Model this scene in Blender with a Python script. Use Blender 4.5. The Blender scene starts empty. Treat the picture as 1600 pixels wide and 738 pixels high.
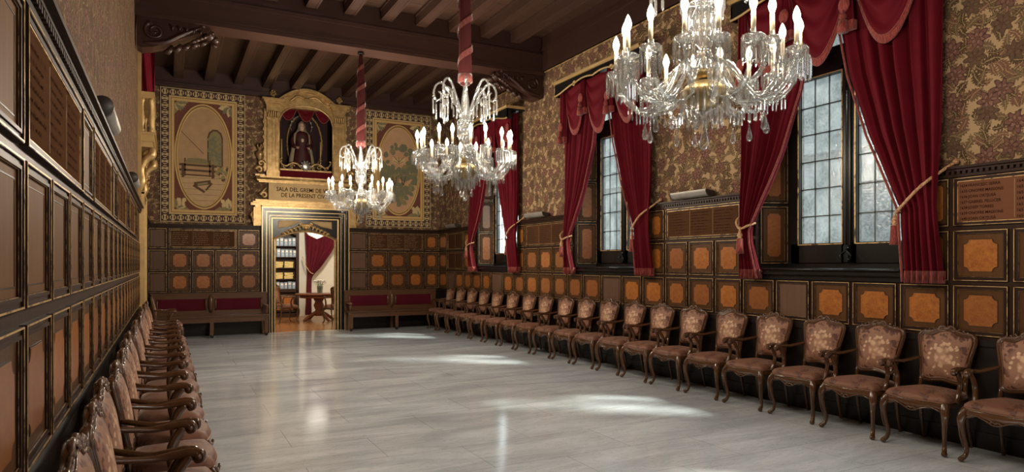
import bpy, math, random
from mathutils import Vector, Matrix, noise
random.seed(7)
PI = math.pi
S = bpy.context.scene
COL = S.collection
# ---------------------------------------------------------------- room dimensions (metres)
XR, XL, YE = 6.08, -0.40, 15.70          # window wall, panelled wall opposite, far wall
YB = -6.5                                # where the modelled part of the hall stops behind the camera
ZPANEL = 2.38                            # top of the panelling
ZJ = 5.46                                # underside of joists
WIN = [4.57, 8.44, 12.40]                # window centres in the picture
WINB = [-3.17, 0.70]                     # unseen openings in the same wall, added behind the viewer for light
#               # window centres along the window wall

# ---------------------------------------------------------------- mesh builder
def V(*a): return Vector(a)
def catmull(pts, n=6, closed=False):
    P = [Vector(p) for p in pts]
    out = []
    N = len(P)
    for i in range(N if closed else N - 1):
        if closed:
            a, b, c, d = P[(i-1) % N], P[i], P[(i+1) % N], P[(i+2) % N]
        else:
            a, b, c, d = P[max(i-1, 0)], P[i], P[i+1], P[min(i+2, N-1)]
        for k in range(n):
            t = k / n
            out.append(0.5*((2*b) + (c-a)*t + (2*a-5*b+4*c-d)*t*t + (3*b-a-3*c+d)*t**3))
    if not closed: out.append(P[-1].copy())
    return out
def lerpl(vals, m):
    """resample a list of numbers to m values"""
    n = len(vals)
    r = []
    for i in range(m):
        f = i*(n-1)/max(m-1, 1); k = min(int(f), n-2) if n > 1 else 0
        r.append(vals[k] + (vals[min(k+1, n-1)]-vals[k])*(f-k))
    return r

class MB:
    def __init__(s):
        s.v = []; s.f = []; s.fm = []; s.fs = []; s.T = None
    def add(s, vs, fs, m=0, sm=False):
        o = len(s.v)
        if s.T is None: s.v.extend([tuple(x) for x in vs])
        else: s.v.extend([tuple(s.T @ Vector(x)) for x in vs])
        for f in fs:
            s.f.append(tuple(i+o for i in f)); s.fm.append(m); s.fs.append(sm)
    def box(s, x0, x1, y0, y1, z0, z1, m=0):
        vs = [(x0,y0,z0),(x1,y0,z0),(x1,y1,z0),(x0,y1,z0),(x0,y0,z1),(x1,y0,z1),(x1,y1,z1),(x0,y1,z1)]
        s.add(vs, [(0,3,2,1),(4,5,6,7),(0,1,5,4),(1,2,6,5),(2,3,7,6),(3,0,4,7)], m)
    def bar(s, a, b, w, h, m=0, up=(0,0,1)):
        a = Vector(a); b = Vector(b); d = (b-a).normalized(); u = Vector(up)
        r = d.cross(u)
        if r.length < 1e-5: r = d.cross(Vector((0,1,0)))
        r.normalize(); u = r.cross(d).normalized()
        vs = [p + r*sx*w/2 + u*sz*h/2 for p in (a, b) for sx, sz in ((-1,-1),(1,-1),(1,1),(-1,1))]
        s.add(vs, [(0,1,2,3),(7,6,5,4),(0,4,5,1),(1,5,6,2),(2,6,7,3),(3,7,4,0)], m)
    def tube(s, pts, rad, n=8, m=0, closed=False, cap=True, sx=1.0, sy=1.0, up=(0,0,1), tw=0.0, sm=True):
        P = [Vector(p) for p in pts]; N = len(P)
        R = lerpl(rad, N) if isinstance(rad, (list, tuple)) else [rad]*N
        vs = []; u0 = Vector(up); prev = None
        for i in range(N):
            if closed: d = P[(i+1) % N]-P[(i-1) % N]
            else: d = P[min(i+1, N-1)]-P[max(i-1, 0)]
            if d.length < 1e-9: d = Vector((0,0,1))
            d.normalize()
            if prev is None:
                r = d.cross(u0)
                if r.length < 1e-3: r = d.cross(Vector((1,0,0)))
                if r.length < 1e-3: r = d.cross(Vector((0,1,0)))
            else:
                r = prev - d*prev.dot(d)
                if r.length < 1e-5: r = d.cross(u0)
            r.normalize(); prev = r.copy(); u = r.cross(d)
            for k in range(n):
                a = 2*PI*k/n + tw*i
                vs.append(P[i] + r*math.cos(a)*R[i]*sx + u*math.sin(a)*R[i]*sy)
        fs = []
        for i in range(N if closed else N-1):
            j = (i+1) % N
            for k in range(n):
                l = (k+1) % n
                fs.append((i*n+k, i*n+l, j*n+l, j*n+k))
        if cap and not closed:
            fs.append(tuple(range(n-1, -1, -1))); fs.append(tuple((N-1)*n+k for k in range(n)))
        s.add(vs, fs, m, sm)
    def lathe(s, prof, n=16, c=(0,0,0), m=0, sm=True, sx=1.0, sy=1.0, a0=0.0, a1=2*PI):
        full = abs(a1-a0-2*PI) < 1e-6
        nn = n if full else n+1
        vs = []
        for r, z in prof:
            for k in range(nn):
                a = a0+(a1-a0)*k/n
                vs.append((c[0]+r*math.cos(a)*sx, c[1]+r*math.sin(a)*sy, c[2]+z))
        fs = []
        for i in range(len(prof)-1):
            for k in range(n):
                l = (k+1) % nn
                fs.append((i*nn+k, i*nn+l, (i+1)*nn+l, (i+1)*nn+k))
        if full:
            if prof[0][0] > 1e-5: fs.append(tuple(range(nn-1, -1, -1)))
            if prof[-1][0] > 1e-5: fs.append(tuple((len(prof)-1)*nn+k for k in range(nn)))
        s.add(vs, fs, m, sm)
    def sphere(s, c, r, n=10, m=0, k=7):
        rx, ry, rz = r if isinstance(r, (tuple, list)) else (r, r, r)
        prof = [(max(math.sin(PI*i/k), 1e-4), -math.cos(PI*i/k)) for i in range(k+1)]
        vs = []; 
        for pr, z in prof:
            for j in range(n):
                a = 2*PI*j/n
                vs.append((c[0]+pr*math.cos(a)*rx, c[1]+pr*math.sin(a)*ry, c[2]+z*rz))
        fs = [(i*n+j, i*n+(j+1) % n, (i+1)*n+(j+1) % n, (i+1)*n+j) for i in range(k) for j in range(n)]
        s.add(vs, fs, m, True)
    def plate(s, poly, y0, y1, m=0, mf=None, back=True):
        """polygon in (x,z), extruded in y from y0 (front) to y1"""
        n = len(poly)
        ar = sum(poly[i][0]*poly[(i+1) % n][1]-poly[(i+1) % n][0]*poly[i][1] for i in range(n))
        if ar < 0: poly = poly[::-1]
        vs = [(p[0], y0, p[1]) for p in poly]+[(p[0], y1, p[1]) for p in poly]
        s.add(vs, [tuple(range(n))], m if mf is None else mf)
        fs = [(i, n+i, n+(i+1) % n, (i+1) % n) for i in range(n)]
        if back: fs.append(tuple(range(2*n-1, n-1, -1)))
        s.add(vs, fs, m)
    def rframe(s, w, h, t, y0, y1, m=0, cx=0, cz=0):
        """flat rectangular frame, outer size w x h, band t, front y0, back y1"""
        o = [(-w/2,-h/2),(w/2,-h/2),(w/2,h/2),(-w/2,h/2)]
        i = [(-w/2+t,-h/2+t),(w/2-t,-h/2+t),(w/2-t,h/2-t),(-w/2+t,h/2-t)]
        vs = [(cx+x, y0, cz+z) for x, z in o]+[(cx+x, y0, cz+z) for x, z in i]+[(cx+x, y1, cz+z) for x, z in o]+[(cx+x, y1, cz+z) for x, z in i]
        fs = []
        for k in range(4):
            l = (k+1) % 4
            fs += [(k, l, 4+l, 4+k), (8+l, 8+k, k, l)[::1], (4+k, 4+l, 12+l, 12+k)]
        s.add(vs, fs, m)
    def loft(s, rings, m=0, sm=True, closed=True, cap=True):
        n = len(rings[0]); vs = [p for r in rings for p in r]; fs = []
        for i in range(len(rings)-1):
            for k in range(n if closed else n-1):
                l = (k+1) % n
                fs.append((i*n+k, i*n+l, (i+1)*n+l, (i+1)*n+k))
        if cap and closed:
            fs.append(tuple(range(n-1, -1, -1))); fs.append(tuple((len(rings)-1)*n+k for k in range(n)))
        s.add(vs, fs, m, sm)
    def mesh(s, name, mats):
        me = bpy.data.meshes.new(name)
        me.from_pydata(s.v, [], s.f)
        for mt in (mats if isinstance(mats, (list, tuple)) else [mats]): me.materials.append(mt)
        me.polygons.foreach_set('material_index', s.fm)
        me.polygons.foreach_set('use_smooth', s.fs)
        me.update(); return me
    def build(s, name, mats, parent=None, loc=None, rz=0.0):
        return put(name, s.mesh(name, mats), parent, loc, rz)

def put(name, me, parent=None, loc=None, rz=0.0):
    o = bpy.data.objects.new(name, me); COL.objects.link(o)
    if parent: o.parent = parent
    if loc: o.location = loc
    o.rotation_euler[2] = rz
    return o
def tag(o, label=None, cat=None, group=None, kind=None):
    if label: o['label'] = label
    if cat: o['category'] = cat
    if group: o['group'] = group
    if kind: o['kind'] = kind
    return o
def thing(name, label, cat, loc=(0,0,0), rz=0.0, group=None, kind=None):
    o = bpy.data.objects.new(name, None); COL.objects.link(o)
    o.empty_display_size = 0.1
    o.location = loc; o.rotation_euler[2] = rz
    return tag(o, label, cat, group, kind)
KIDS = {}
def copy_tree(root, loc, rz, label, group=None, name=None):
    r = root.copy(); COL.objects.link(r); r.location = loc; r.rotation_euler[2] = rz
    r['label'] = label
    if group: r['group'] = group
    for ch in list(root.children):
        c = ch.copy(); COL.objects.link(c); c.parent = r
        for g in list(ch.children):
            d = g.copy(); COL.objects.link(d); d.parent = c
    return r
def text_geo(mb, txt, size, x, z, y, m=0, align='LEFT', depth=0.002, sx=1.0):
    """engraved / painted lettering facing -y, baseline-left at (x,z)"""
    cu = bpy.data.curves.new('lettering_curve', 'FONT')
    cu.body = txt; cu.size = size; cu.align_x = align; cu.resolution_u = 2; cu.offset = size*0.014
    ob = bpy.data.objects.new('lettering_curve', cu); COL.objects.link(ob)
    bpy.context.view_layer.update()
    me = bpy.data.meshes.new_from_object(ob.evaluated_get(bpy.context.evaluated_depsgraph_get()))
    vs = [(x+v.co.x*sx, y, z+v.co.y) for v in me.vertices]
    mb.add(vs, [tuple(p.vertices) for p in me.polygons], m)
    bpy.data.objects.remove(ob); bpy.data.curves.remove(cu); bpy.data.meshes.remove(me)
def script_lines(mb, x0, x1, z0, z1, rows, y, rnd, m=0, fill=0.85):
    """rows of worn painted script far too faint to read: broken strokes"""
    dz = (z1-z0)/rows
    for r in range(rows):
        zc = z1-(r+.5)*dz; hh = dz*.24
        x = x0; end = x0+(x1-x0)*(fill*rnd.uniform(.7, 1.0))
        while x < end:
            w = rnd.uniform(.5, 1.0)*dz*.42
            if rnd.random() < .82:
                t = rnd.random()
                if t < .5: mb.add([(x,y,zc-hh),(x+w*.3,y,zc-hh),(x+w*.3,y,zc+hh),(x,y,zc+hh)], [(0,1,2,3)], m)
                else: mb.add([(x,y,zc-hh*.9),(x+w*.75,y,zc-hh*.2),(x+w*.75,y,zc+hh*.5),(x,y,zc+hh*.2)], [(0,1,2,3)], m)
            x += w
ORD = ['first','second','third','fourth','fifth','sixth','seventh','eighth','ninth','tenth','eleventh','twelfth','thirteenth','fourteenth','fifteenth','sixteenth','seventeenth','eighteenth','nineteenth','twentieth']
# ---------------------------------------------------------------- materials
class NT:
    def __init__(s, name):
        s.mat = bpy.data.materials.new(name); s.mat.use_nodes = True
        s.t = s.mat.node_tree; s.t.nodes.clear()
        s.out = s.t.nodes.new('ShaderNodeOutputMaterial')
    def n(s, typ, **kw):
        nd = s.t.nodes.new('ShaderNode'+typ)
        for k, v in kw.items(): setattr(nd, k, v)
        return nd
    def l(s, a, b): s.t.links.new(a, b)
    def val(s, sock, v):
        if hasattr(v, 'links') or isinstance(v, bpy.types.NodeSocket): s.l(v, sock)
        else:
            if isinstance(v, (tuple, list)) and len(v) == 3 and sock.type == 'RGBA': v = (*v, 1)
            sock.default_value = v
    def math(s, op, a, b=0.0, c=None, clamp=False):
        nd = s.n('Math', operation=op, use_clamp=clamp)
        s.val(nd.inputs[0], a); s.val(nd.inputs[1], b)
        if c is not None: s.val(nd.inputs[2], c)
        return nd.outputs[0]
    def mix(s, f, a, b, blend='MIX'):
        nd = s.n('Mix', data_type='RGBA', blend_type=blend)
        s.val(nd.inputs[0], f); s.val(nd.inputs[6], a); s.val(nd.inputs[7], b)
        return nd.outputs[2]
    def ramp(s, f, stops):
        nd = s.n('ValToRGB'); cr = nd.color_ramp
        while len(cr.elements) < len(stops): cr.elements.new(0.5)
        for e, (p, c) in zip(cr.elements, stops):
            e.position = p; e.color = (*c, 1) if len(c) == 3 else c
        s.l(f, nd.inputs[0]); return nd.outputs[0]
    def rampv(s, f, a, b, x=0.0, y=1.0):
        nd = s.n('MapRange'); nd.interpolation_type = 'SMOOTHSTEP'
        s.val(nd.inputs[0], f); nd.inputs[1].default_value = a; nd.inputs[2].default_value = b
        nd.inputs[3].default_value = x; nd.inputs[4].default_value = y
        return nd.outputs[0]
    def coord(s, kind='Object'): return s.n('TexCoord').outputs[kind]
    def mapping(s, v, sc=(1,1,1), loc=(0,0,0), rot=(0,0,0)):
        nd = s.n('Mapping'); s.l(v, nd.inputs[0]); nd.inputs[1].default_value = loc
        nd.inputs[2].default_value = rot; nd.inputs[3].default_value = sc; return nd.outputs[0]
    def noise(s, v, sc, det=3.0, rough=.5, dist=0.0, col=False):
        nd = s.n('TexNoise'); s.l(v, nd.inputs['Vector']); nd.inputs['Scale'].default_value = sc
        nd.inputs['Detail'].default_value = det; nd.inputs['Roughness'].default_value = rough; nd.inputs['Distortion'].default_value = dist
        return nd.outputs[1 if col else 0]
    def voro(s, v, sc, feat='F1', rnd=1.0, out='Distance'):
        nd = s.n('TexVoronoi', feature=feat); s.l(v, nd.inputs['Vector']); nd.inputs['Scale'].default_value = sc
        nd.inputs['Randomness'].default_value = rnd; return nd.outputs[out]
    def rnd(s): return s.n('ObjectInfo').outputs['Random']
    def bsdf(s, col, rough=.5, metal=0.0, spec=.5, bump=None, bstr=.2, bdist=.01, sheen=0.0, coat=0.0, tint=None, emit=None, estr=0.0):
        p = s.n('BsdfPrincipled')
        s.val(p.inputs['Base Color'], col); s.val(p.inputs['Roughness'], rough); s.val(p.inputs['Metallic'], metal)
        p.inputs['Specular IOR Level'].default_value = spec
        if sheen:
            p.inputs['Sheen Weight'].default_value = sheen; p.inputs['Sheen Roughness'].default_value = .35
            if tint: p.inputs['Sheen Tint'].default_value = (*tint, 1)
        if coat: p.inputs['Coat Weight'].default_value = coat; p.inputs['Coat Roughness'].default_value = .12
        if emit: p.inputs['Emission Color'].default_value = (*emit, 1); p.inputs['Emission Strength'].default_value = estr
        if bump is not None:
            b = s.n('Bump'); b.inputs['Strength'].default_value = bstr; b.inputs['Distance'].default_value = bdist
            s.l(bump, b.inputs['Height']); s.l(b.outputs[0], p.inputs['Normal'])
        s.l(p.outputs[0], s.out.inputs[0]); return s.mat

def simple(name, col, rough=.5, metal=0.0, var=.25, sc=9.0, bstr=0.0, **kw):
    t = NT(name); n = t.noise(t.coord(), sc, 4)
    c = t.mix(n, tuple(x*(1-var) for x in col), tuple(min(x*(1+var), 1) for x in col))
    return t.bsdf(c, rough, metal, bump=n if bstr else None, bstr=bstr, **kw)
def wood(name, a, b, axis='z', rough=.35, sc=1.0, coat=0.0, bstr=.08, spec=.35):
    t = NT(name)
    k = {'x': (1.2,14,14), 'y': (14,1.2,14), 'z': (14,14,1.2)}[axis]
    v = t.mapping(t.coord(), tuple(x*sc for x in k))
    n = t.noise(v, 1.6, 5, .6, .6)
    r = t.rnd()
    c = t.mix(n, a, b); c = t.mix(t.math('MULTIPLY', r, .35), c, tuple(x*.6 for x in a))
    return t.bsdf(c, rough, bump=n, bstr=bstr, coat=coat, spec=spec)

M = {}
M['rail'] = wood('dark_stained_wood', (.024,.012,.008), (.050,.024,.015), 'z', .42, spec=.16)
M['base'] = wood('black_plinth_wood', (.010,.007,.006), (.022,.014,.011), 'x', .33)
M['border'] = wood('brown_border_wood', (.062,.027,.010), (.135,.060,.022), 'z', .36, spec=.16)
t = NT('orange_burl_veneer')
v = t.coord(); n1 = t.noise(v, 26, 6, .7, 1.2); n2 = t.noise(t.mapping(v, (6,6,1.5)), 1.5, 3); r = t.rnd()
c = t.mix(t.rampv(n1, .3, .7), (.26,.075,.014), (.50,.185,.038)); c = t.mix(t.math('MULTIPLY', n2, .5), c, (.22,.066,.015))
c = t.mix(t.rampv(r, .35, 1.0, 0, .55), c, (.15,.05,.018))
M['burl'] = t.bsdf(c, .28, bump=n1, bstr=.03)
M['inlay'] = simple('dark_inlay_line', (.018,.010,.007), .35)
M['dull'] = wood('grey_brown_panel_wood', (.10,.055,.035), (.17,.095,.062), 'z', .26)  # grey-brown tone for panels drawn without the burl field
M['boardp'] = wood('brown_board_paint', (.068,.032,.016), (.098,.046,.024), 'x', .85, spec=0.0)
M['boardl'] = simple('faded_gold_paint', (.30,.17,.075), .6)
M['boardd'] = simple('dark_lettering_paint', (.020,.008,.006), .9, spec=0.0)
M['boardw'] = wood('light_board_paint', (.165,.066,.034), (.20,.084,.044), 'x', .7, spec=.05)
t = NT('worn_gilt_bead'); n = t.noise(t.coord(), 13, 4, .6); c = t.mix(t.rampv(n, .34, .54), (.10,.052,.022), (.70,.45,.19)); M['gilt'] = t.bsdf(c, .38, .4)
M['giltd'] = simple('bright_gilt_moulding', (.78,.52,.22), .34, .5, .3, 9)
t = NT('gilded_carving'); v = t.coord(); n = t.noise(v, 11, 5, .65); g = t.n('NewGeometry').outputs['Pointiness']
c = t.mix(t.rampv(n, .3, .72), (.34,.205,.078), (.56,.38,.165)); c = t.mix(t.rampv(n, .68, .82), c, (.30,.15,.05))
M['gold'] = t.bsdf(c, .38, .55, bump=n, bstr=.25)
M['goldf'] = simple('pale_gold_leaf', (.44,.29,.12), .5, .25, .3, 5)
M['ceil'] = wood('ceiling_plank_wood', (.050,.023,.014), (.090,.044,.026), 'x', .5)
M['joist'] = wood('joist_wood', (.046,.022,.015), (.085,.041,.028), 'y', .42)
M['beam'] = wood('beam_wood', (.034,.015,.011), (.062,.027,.019), 'x', .42)
M['carved'] = simple('dark_carved_wood', (.040,.016,.011), .32, bstr=.2)
M['chair'] = wood('walnut_chair_wood', (.050,.020,.008), (.135,.056,.021), 'z', .20, coat=.6)
M['crest'] = simple('pale_crest_wood', (.11,.055,.032), .25, coat=.4)  # crest tone, paler than the rest of the chair frame
M['bench'] = wood('oak_bench_wood', (.085,.037,.018), (.17,.078,.038), 'x', .28, coat=.4)
M['table'] = wood('mahogany_table_wood', (.15,.035,.014), (.25,.07,.028), 'x', .25, coat=.4)
# damask upholstery
def damask(name, flower, vscale=1.0):
    t = NT(name); v = t.coord()
    w = t.n('VectorMath', operation='ADD'); t.l(v, w.inputs[0])
    nz = t.noise(v, 14, 2, .5, 0, True); sc = t.n('VectorMath', operation='SCALE'); t.l(nz, sc.inputs[0]); sc.inputs[3].default_value = .06
    t.l(sc.outputs[0], w.inputs[1]); p = w.outputs[0]
    d = t.voro(p, 11*vscale, 'F1', .8); d2 = t.voro(p, 36*vscale, 'F1')
    leaf = t.rampv(t.math('ADD', d, t.math('MULTIPLY', d2, .6)), .80, .68)
    bl = t.rampv(t.noise(p, 5.0, 2), .40, .54)
    base = t.mix(t.noise(v, 3.0, 2), (.215,.092,.050), (.34,.165,.098))
    dark = t.mix(t.rampv(d2, .2, .5), (.060,.016,.011), (.105,.034,.022))
    if not flower: c = t.mix(1.0, t.mix(t.math('MULTIPLY', t.math('MULTIPLY', leaf, bl), .85), base, dark), (.72,.64,.62), 'MULTIPLY')
    else:
        sep = t.n('SeparateXYZ'); t.l(v, sep.inputs[0])
        rr = t.math('SQRT', t.math('ADD', t.math('POWER', t.math('MULTIPLY', sep.outputs[0], 1.1), 2), t.math('POWER', t.math('SUBTRACT', sep.outputs[2], .745), 2)))
        edge = t.rampv(rr, .13, .19)
        c = t.mix(t.math('MULTIPLY', leaf, t.math('MULTIPLY', edge, .95)), base, dark)
        d3 = t.voro(p, 21, 'F1', .9)
        q = t.math('ADD', rr, t.math('MULTIPLY', t.math('SUBTRACT', d3, .38), .20))
        fl = t.rampv(q, .130, .105)
        c = t.mix(t.math('MULTIPLY', fl, .9), c, t.mix(t.rampv(d3, .22, .55), (.64,.41,.25), (.42,.23,.14)))
    fine = t.noise(v, 260, 2)
    return t.bsdf(c, .62, sheen=.35, tint=(1,.75,.6), bump=t.math('ADD', fine, t.math('MULTIPLY', leaf, -1.0)), bstr=.15, bdist=.004)
M['fabback'] = damask('rose_damask_back', True)
M['fabseat'] = damask('rose_damask_seat', False, 1.0)
M['nail'] = simple('gimp_braid', (.20,.095,.05), .45, .3, .4, 60)
def velvet(name, col, sheen=.5, tint=(1,.25,.25)):
    t = NT(name); v = t.coord(); n = t.noise(v, 6, 4); f = t.noise(v, 180, 2)
    c = t.mix(n, tuple(x*.75 for x in col), tuple(x*1.2 for x in col))
    return t.bsdf(c, .75, spec=.15, sheen=sheen, tint=tint, bump=f, bstr=.08, bdist=.004)
M['velvet'] = velvet('crimson_velvet', (.105,.0022,.0085), .18, (1,.15,.2))
M['sleeve'] = velvet('dull_red_velvet', (.040,.006,.006), .10)
M['pad'] = velvet('maroon_velvet', (.085,.004,.012), .4)
def fringe(name, a, b):
    t = NT(name); v = t.mapping(t.coord(), (1,1,.12)); n = t.noise(v, 160, 2)
    return t.bsdf(t.mix(t.rampv(n, .35, .65), a, b), .8, sheen=.3, bump=n, bstr=.5)
M['fringe'] = fringe('red_silk_fringe', (.13,.014,.011), (.30,.048,.033))
M['cord'] = fringe('gold_and_red_cord', (.30,.10,.05), (.70,.45,.22))
# wallpaper / woven wall cloth
def wallcloth(name, ax, K=1.25, ga=(.31,.205,.108), gb=(.42,.29,.16)):
    t = NT(name); pos = t.coord('Object'); sep = t.n('SeparateXYZ'); t.l(pos, sep.inputs[0])
    cb = t.n('CombineXYZ'); t.l(sep.outputs[ax], cb.inputs[0]); t.l(sep.outputs[2], cb.inputs[1]); v = t.mapping(cb.outputs[0], (K,K,1))
    nz = t.noise(v, 11, 2, .5, 0, True)
    sb = t.n('VectorMath', operation='SUBTRACT'); t.l(nz, sb.inputs[0]); sb.inputs[1].default_value = (.5,.5,.5)
    sc = t.n('VectorMath', operation='SCALE'); t.l(sb.outputs[0], sc.inputs[0]); sc.inputs[3].default_value = .055
    ad = t.n('VectorMath', operation='ADD'); t.l(v, ad.inputs[0]); t.l(sc.outputs[0], ad.inputs[1]); p = ad.outputs[0]
    def cell(scale, rnd, off):
        m = t.mapping(p, (1,1,1), off)
        vn = t.n('TexVoronoi', feature='F1'); t.l(m, vn.inputs['Vector']); vn.inputs['Scale'].default_value = scale; vn.inputs['Randomness'].default_value = rnd
        vn.voronoi_dimensions = '2D'
        d = t.n('VectorMath', operation='SUBTRACT'); t.l(m, d.inputs[0]); t.l(vn.outputs['Position'], d.inputs[1])
        x = t.n('SeparateXYZ'); t.l(d.outputs[0], x.inputs[0]); k = t.n('SeparateColor'); t.l(vn.outputs['Color'], k.inputs[0])
        return x.outputs[0], x.outputs[1], k.outputs
    fine = t.noise(v, 60, 3)
    c = t.mix(fine, ga, gb)
    mask = None
    for scale, L, w, off in ((6.2,.105,.046,(3.1,1.7,0)), (5.4,.125,.052,(.4,5.2,0)), (7.0,.09,.040,(7.7,2.9,0))):
        x, y, k = cell(scale, .9, off)
        a = t.math('MULTIPLY', k[0], 6.283); cs = t.math('COSINE', a); sn = t.math('SINE', a)
        u = t.math('ADD', t.math('MULTIPLY', x, cs), t.math('MULTIPLY', y, sn))
        q = t.math('SUBTRACT', t.math('MULTIPLY', y, cs), t.math('MULTIPLY', x, sn))
        q = t.math('ADD', q, t.math('MULTIPLY', t.math('MULTIPLY', u, u), 2.6))
        lim = t.math('MULTIPLY', t.math('SUBTRACT', 1.0, t.math('POWER', t.math('DIVIDE', u, L), 2)), w)
        lim = t.math('MULTIPLY', lim, t.math('ADD', .82, t.math('MULTIPLY', t.math('SINE', t.math('MULTIPLY', u, 210)), .26)))
        aq = t.math('ABSOLUTE', q); e = t.math('SUBTRACT', lim, aq)
        m = t.rampv(e, -.001, .004)
        col = t.mix(t.rampv(k[1], .3, .6), (.060,.034,.019), (.125,.080,.043))
        col = t.mix(t.rampv(k[2], .6, .75), col, (.150,.066,.046))
        vein = t.rampv(aq, .006, .002); rib = t.rampv(t.math('SINE', t.math('ADD', t.math('MULTIPLY', u, 230), t.math('MULTIPLY', aq, 260))), .3, .9)
        col = t.mix(t.math('MULTIPLY', rib, .40), col, (.27,.19,.095)); col = t.mix(vein, col, (.27,.19,.095))
        col = t.mix(t.rampv(e, .007, .002), col, (.040,.020,.013))
        c = t.mix(m, c, col)
    x, y, k = cell(3.3, .6, (1.3, .6, 0))
    r = t.math('SQRT', t.math('ADD', t.math('MULTIPLY', x, x), t.math('MULTIPLY', y, y)))
    th = t.math('ADD', t.math('ARCTAN2', y, x), t.math('MULTIPLY', k[0], 6.28))
    for f, n, lo, hi in ((1.0,7,(.060,.030,.024),(.165,.078,.058)), (.62,6,(.085,.036,.028),(.215,.115,.085)), (.30,5,(.045,.020,.016),(.150,.070,.05))):
        pet = t.math('COSINE', t.math('MULTIPLY', th, n)); R = t.math('MULTIPLY', t.math('ADD', .100, t.math('MULTIPLY', pet, .022)), f)
        e = t.math('SUBTRACT', R, r)
        col = t.mix(t.rampv(e, .028*f, .002), hi, lo); col = t.mix(t.math('MULTIPLY', t.rampv(k[1], .45, .6), .75), col, (.088,.058,.032))
        col = t.mix(t.rampv(pet, -.55, -.9), col, lo)
        c = t.mix(t.rampv(e, -.001, .003), c, col)
    f = t.noise(v, 200, 2)
    return t.bsdf(c, .85, spec=.1, bump=f, bstr=.12, bdist=.003)
M['clothy'] = wallcloth('woven_wall_cloth_side', 1)
M['clothl'] = wallcloth('shade_darkened_wall_cloth', 1, 1.25, (.095,.058,.031), (.155,.098,.053))  # same cloth, ground colours darkened to put in this wall's shade
M['clothx'] = wallcloth('woven_wall_cloth_far', 0, 1.7)
# marble floor
t = NT('grey_marble_slabs'); v = t.coord()
bk = t.n('TexBrick'); t.l(t.mapping(v, (1,1,1), (-.93,-.06,0)), bk.inputs['Vector'])
bk.offset = .5; bk.inputs['Scale'].default_value = 1; bk.inputs['Brick Width'].default_value = 1.28; bk.inputs['Row Height'].default_value = .64
bk.inputs['Mortar Size'].default_value = .0022; bk.inputs['Mortar Smooth'].default_value = .2; bk.inputs['Bias'].default_value = 0
bk.inputs['Color1'].default_value = (.0,.0,.0,1); bk.inputs['Color2'].default_value = (1,1,1,1)
wv = t.mapping(v, (.55,2.4,1), (0,0,0), (0,0,.12))
n1 = t.noise(wv, 1.3, 7, .6, .8); n2 = t.noise(wv, 5.0, 6, .65, 1.4)
ridge = t.math('ABSOLUTE', t.math('SUBTRACT', n2, .5)); vein = t.rampv(ridge, .022, .0)
c = t.mix(t.rampv(n1, .32, .68), (.50,.54,.575), (.69,.735,.77))
tone = t.n('SeparateColor'); t.l(bk.outputs['Color'], tone.inputs[0])
c = t.mix(t.math('MULTIPLY', tone.outputs[0], .16), c, (.30,.30,.30))
c = t.mix(t.math('MULTIPLY', vein, .35), c, (.22,.215,.20))
c = t.mix(t.math('MULTIPLY', bk.outputs['Fac'], .75), c, (.13,.12,.11))
M['marble'] = t.bsdf(c, t.rampv(n1, .2, .8, .09, .17), spec=.5)
M['parquet'] = wood('amber_floorboards', (.30,.13,.045), (.46,.22,.085), 'x', .25)
# glass
t = NT('lead_glazed_glass'); v = t.coord(); n = t.noise(v, 38, 3); n3 = t.noise(v, 3.2, 2)
tr = t.n('BsdfTransparent'); t.l(t.mix(t.rampv(n3, .35, .65), (.36,.42,.40), (.80,.86,.83)), tr.inputs[0])
tl = t.n('BsdfTranslucent'); tl.inputs[0].default_value = (.34,.38,.37,1)
gl = t.n('BsdfGlossy'); gl.inputs['Roughness'].default_value = .15; gl.inputs[0].default_value = (.9,.9,.9,1)
b = t.n('Bump'); b.inputs['Strength'].default_value = .4; b.inputs['Distance'].default_value = .01; t.l(n, b.inputs['Height'])
t.l(b.outputs[0], gl.inputs['Normal'])
m1 = t.n('MixShader'); t.l(t.rampv(n, .3, .7, .05, .16), m1.inputs[0]); t.l(tr.outputs[0], m1.inputs[1]); t.l(tl.outputs[0], m1.inputs[2])
m2 = t.n('MixShader'); m2.inputs[0].default_value = .08; t.l(m1.outputs[0], m2.inputs[1]); t.l(gl.outputs[0], m2.inputs[2])
t.l(m2.outputs[0], t.out.inputs[0]); M['pane'] = t.mat
def crystal(name, tint, a, dif):
    t = NT(name)
    fr = t.n('LayerWeight'); fr.inputs[0].default_value = .45
    tr = t.n('BsdfTransparent'); tr.inputs[0].default_value = (*tint, 1)
    gl = t.n('BsdfGlossy'); gl.inputs['Roughness'].default_value = .10; gl.inputs[0].default_value = (.50,.50,.49,1)
    df = t.n('BsdfDiffuse'); df.inputs[0].default_value = (.86,.85,.82,1)
    tl = t.n('BsdfTranslucent'); tl.inputs[0].default_value = (.86,.85,.82,1)
    m0 = t.n('MixShader'); m0.inputs[0].default_value = .5; t.l(df.outputs[0], m0.inputs[1]); t.l(tl.outputs[0], m0.inputs[2])
    m1 = t.n('MixShader'); m1.inputs[0].default_value = dif; t.l(tr.outputs[0], m1.inputs[1]); t.l(m0.outputs[0], m1.inputs[2])
    m2 = t.n('MixShader'); t.l(t.math('ADD', t.math('MULTIPLY', fr.outputs['Facing'], a), .12), m2.inputs[0]); t.l(m1.outputs[0], m2.inputs[1]); t.l(gl.outputs[0], m2.inputs[2])
    t.l(m2.outputs[0], t.out.inputs[0]); return t.mat
M['crystal'] = crystal('cut_crystal', (.92,.93,.93), .5, .07)
M['crystal2'] = crystal('clear_crystal_prism', (.94,.94,.94), .45, .04)
M['brass'] = simple('aged_brass', (.40,.29,.13), .4, .9)
M['silver'] = simple('silver_metal', (.62,.60,.56), .3, .9)
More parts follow.
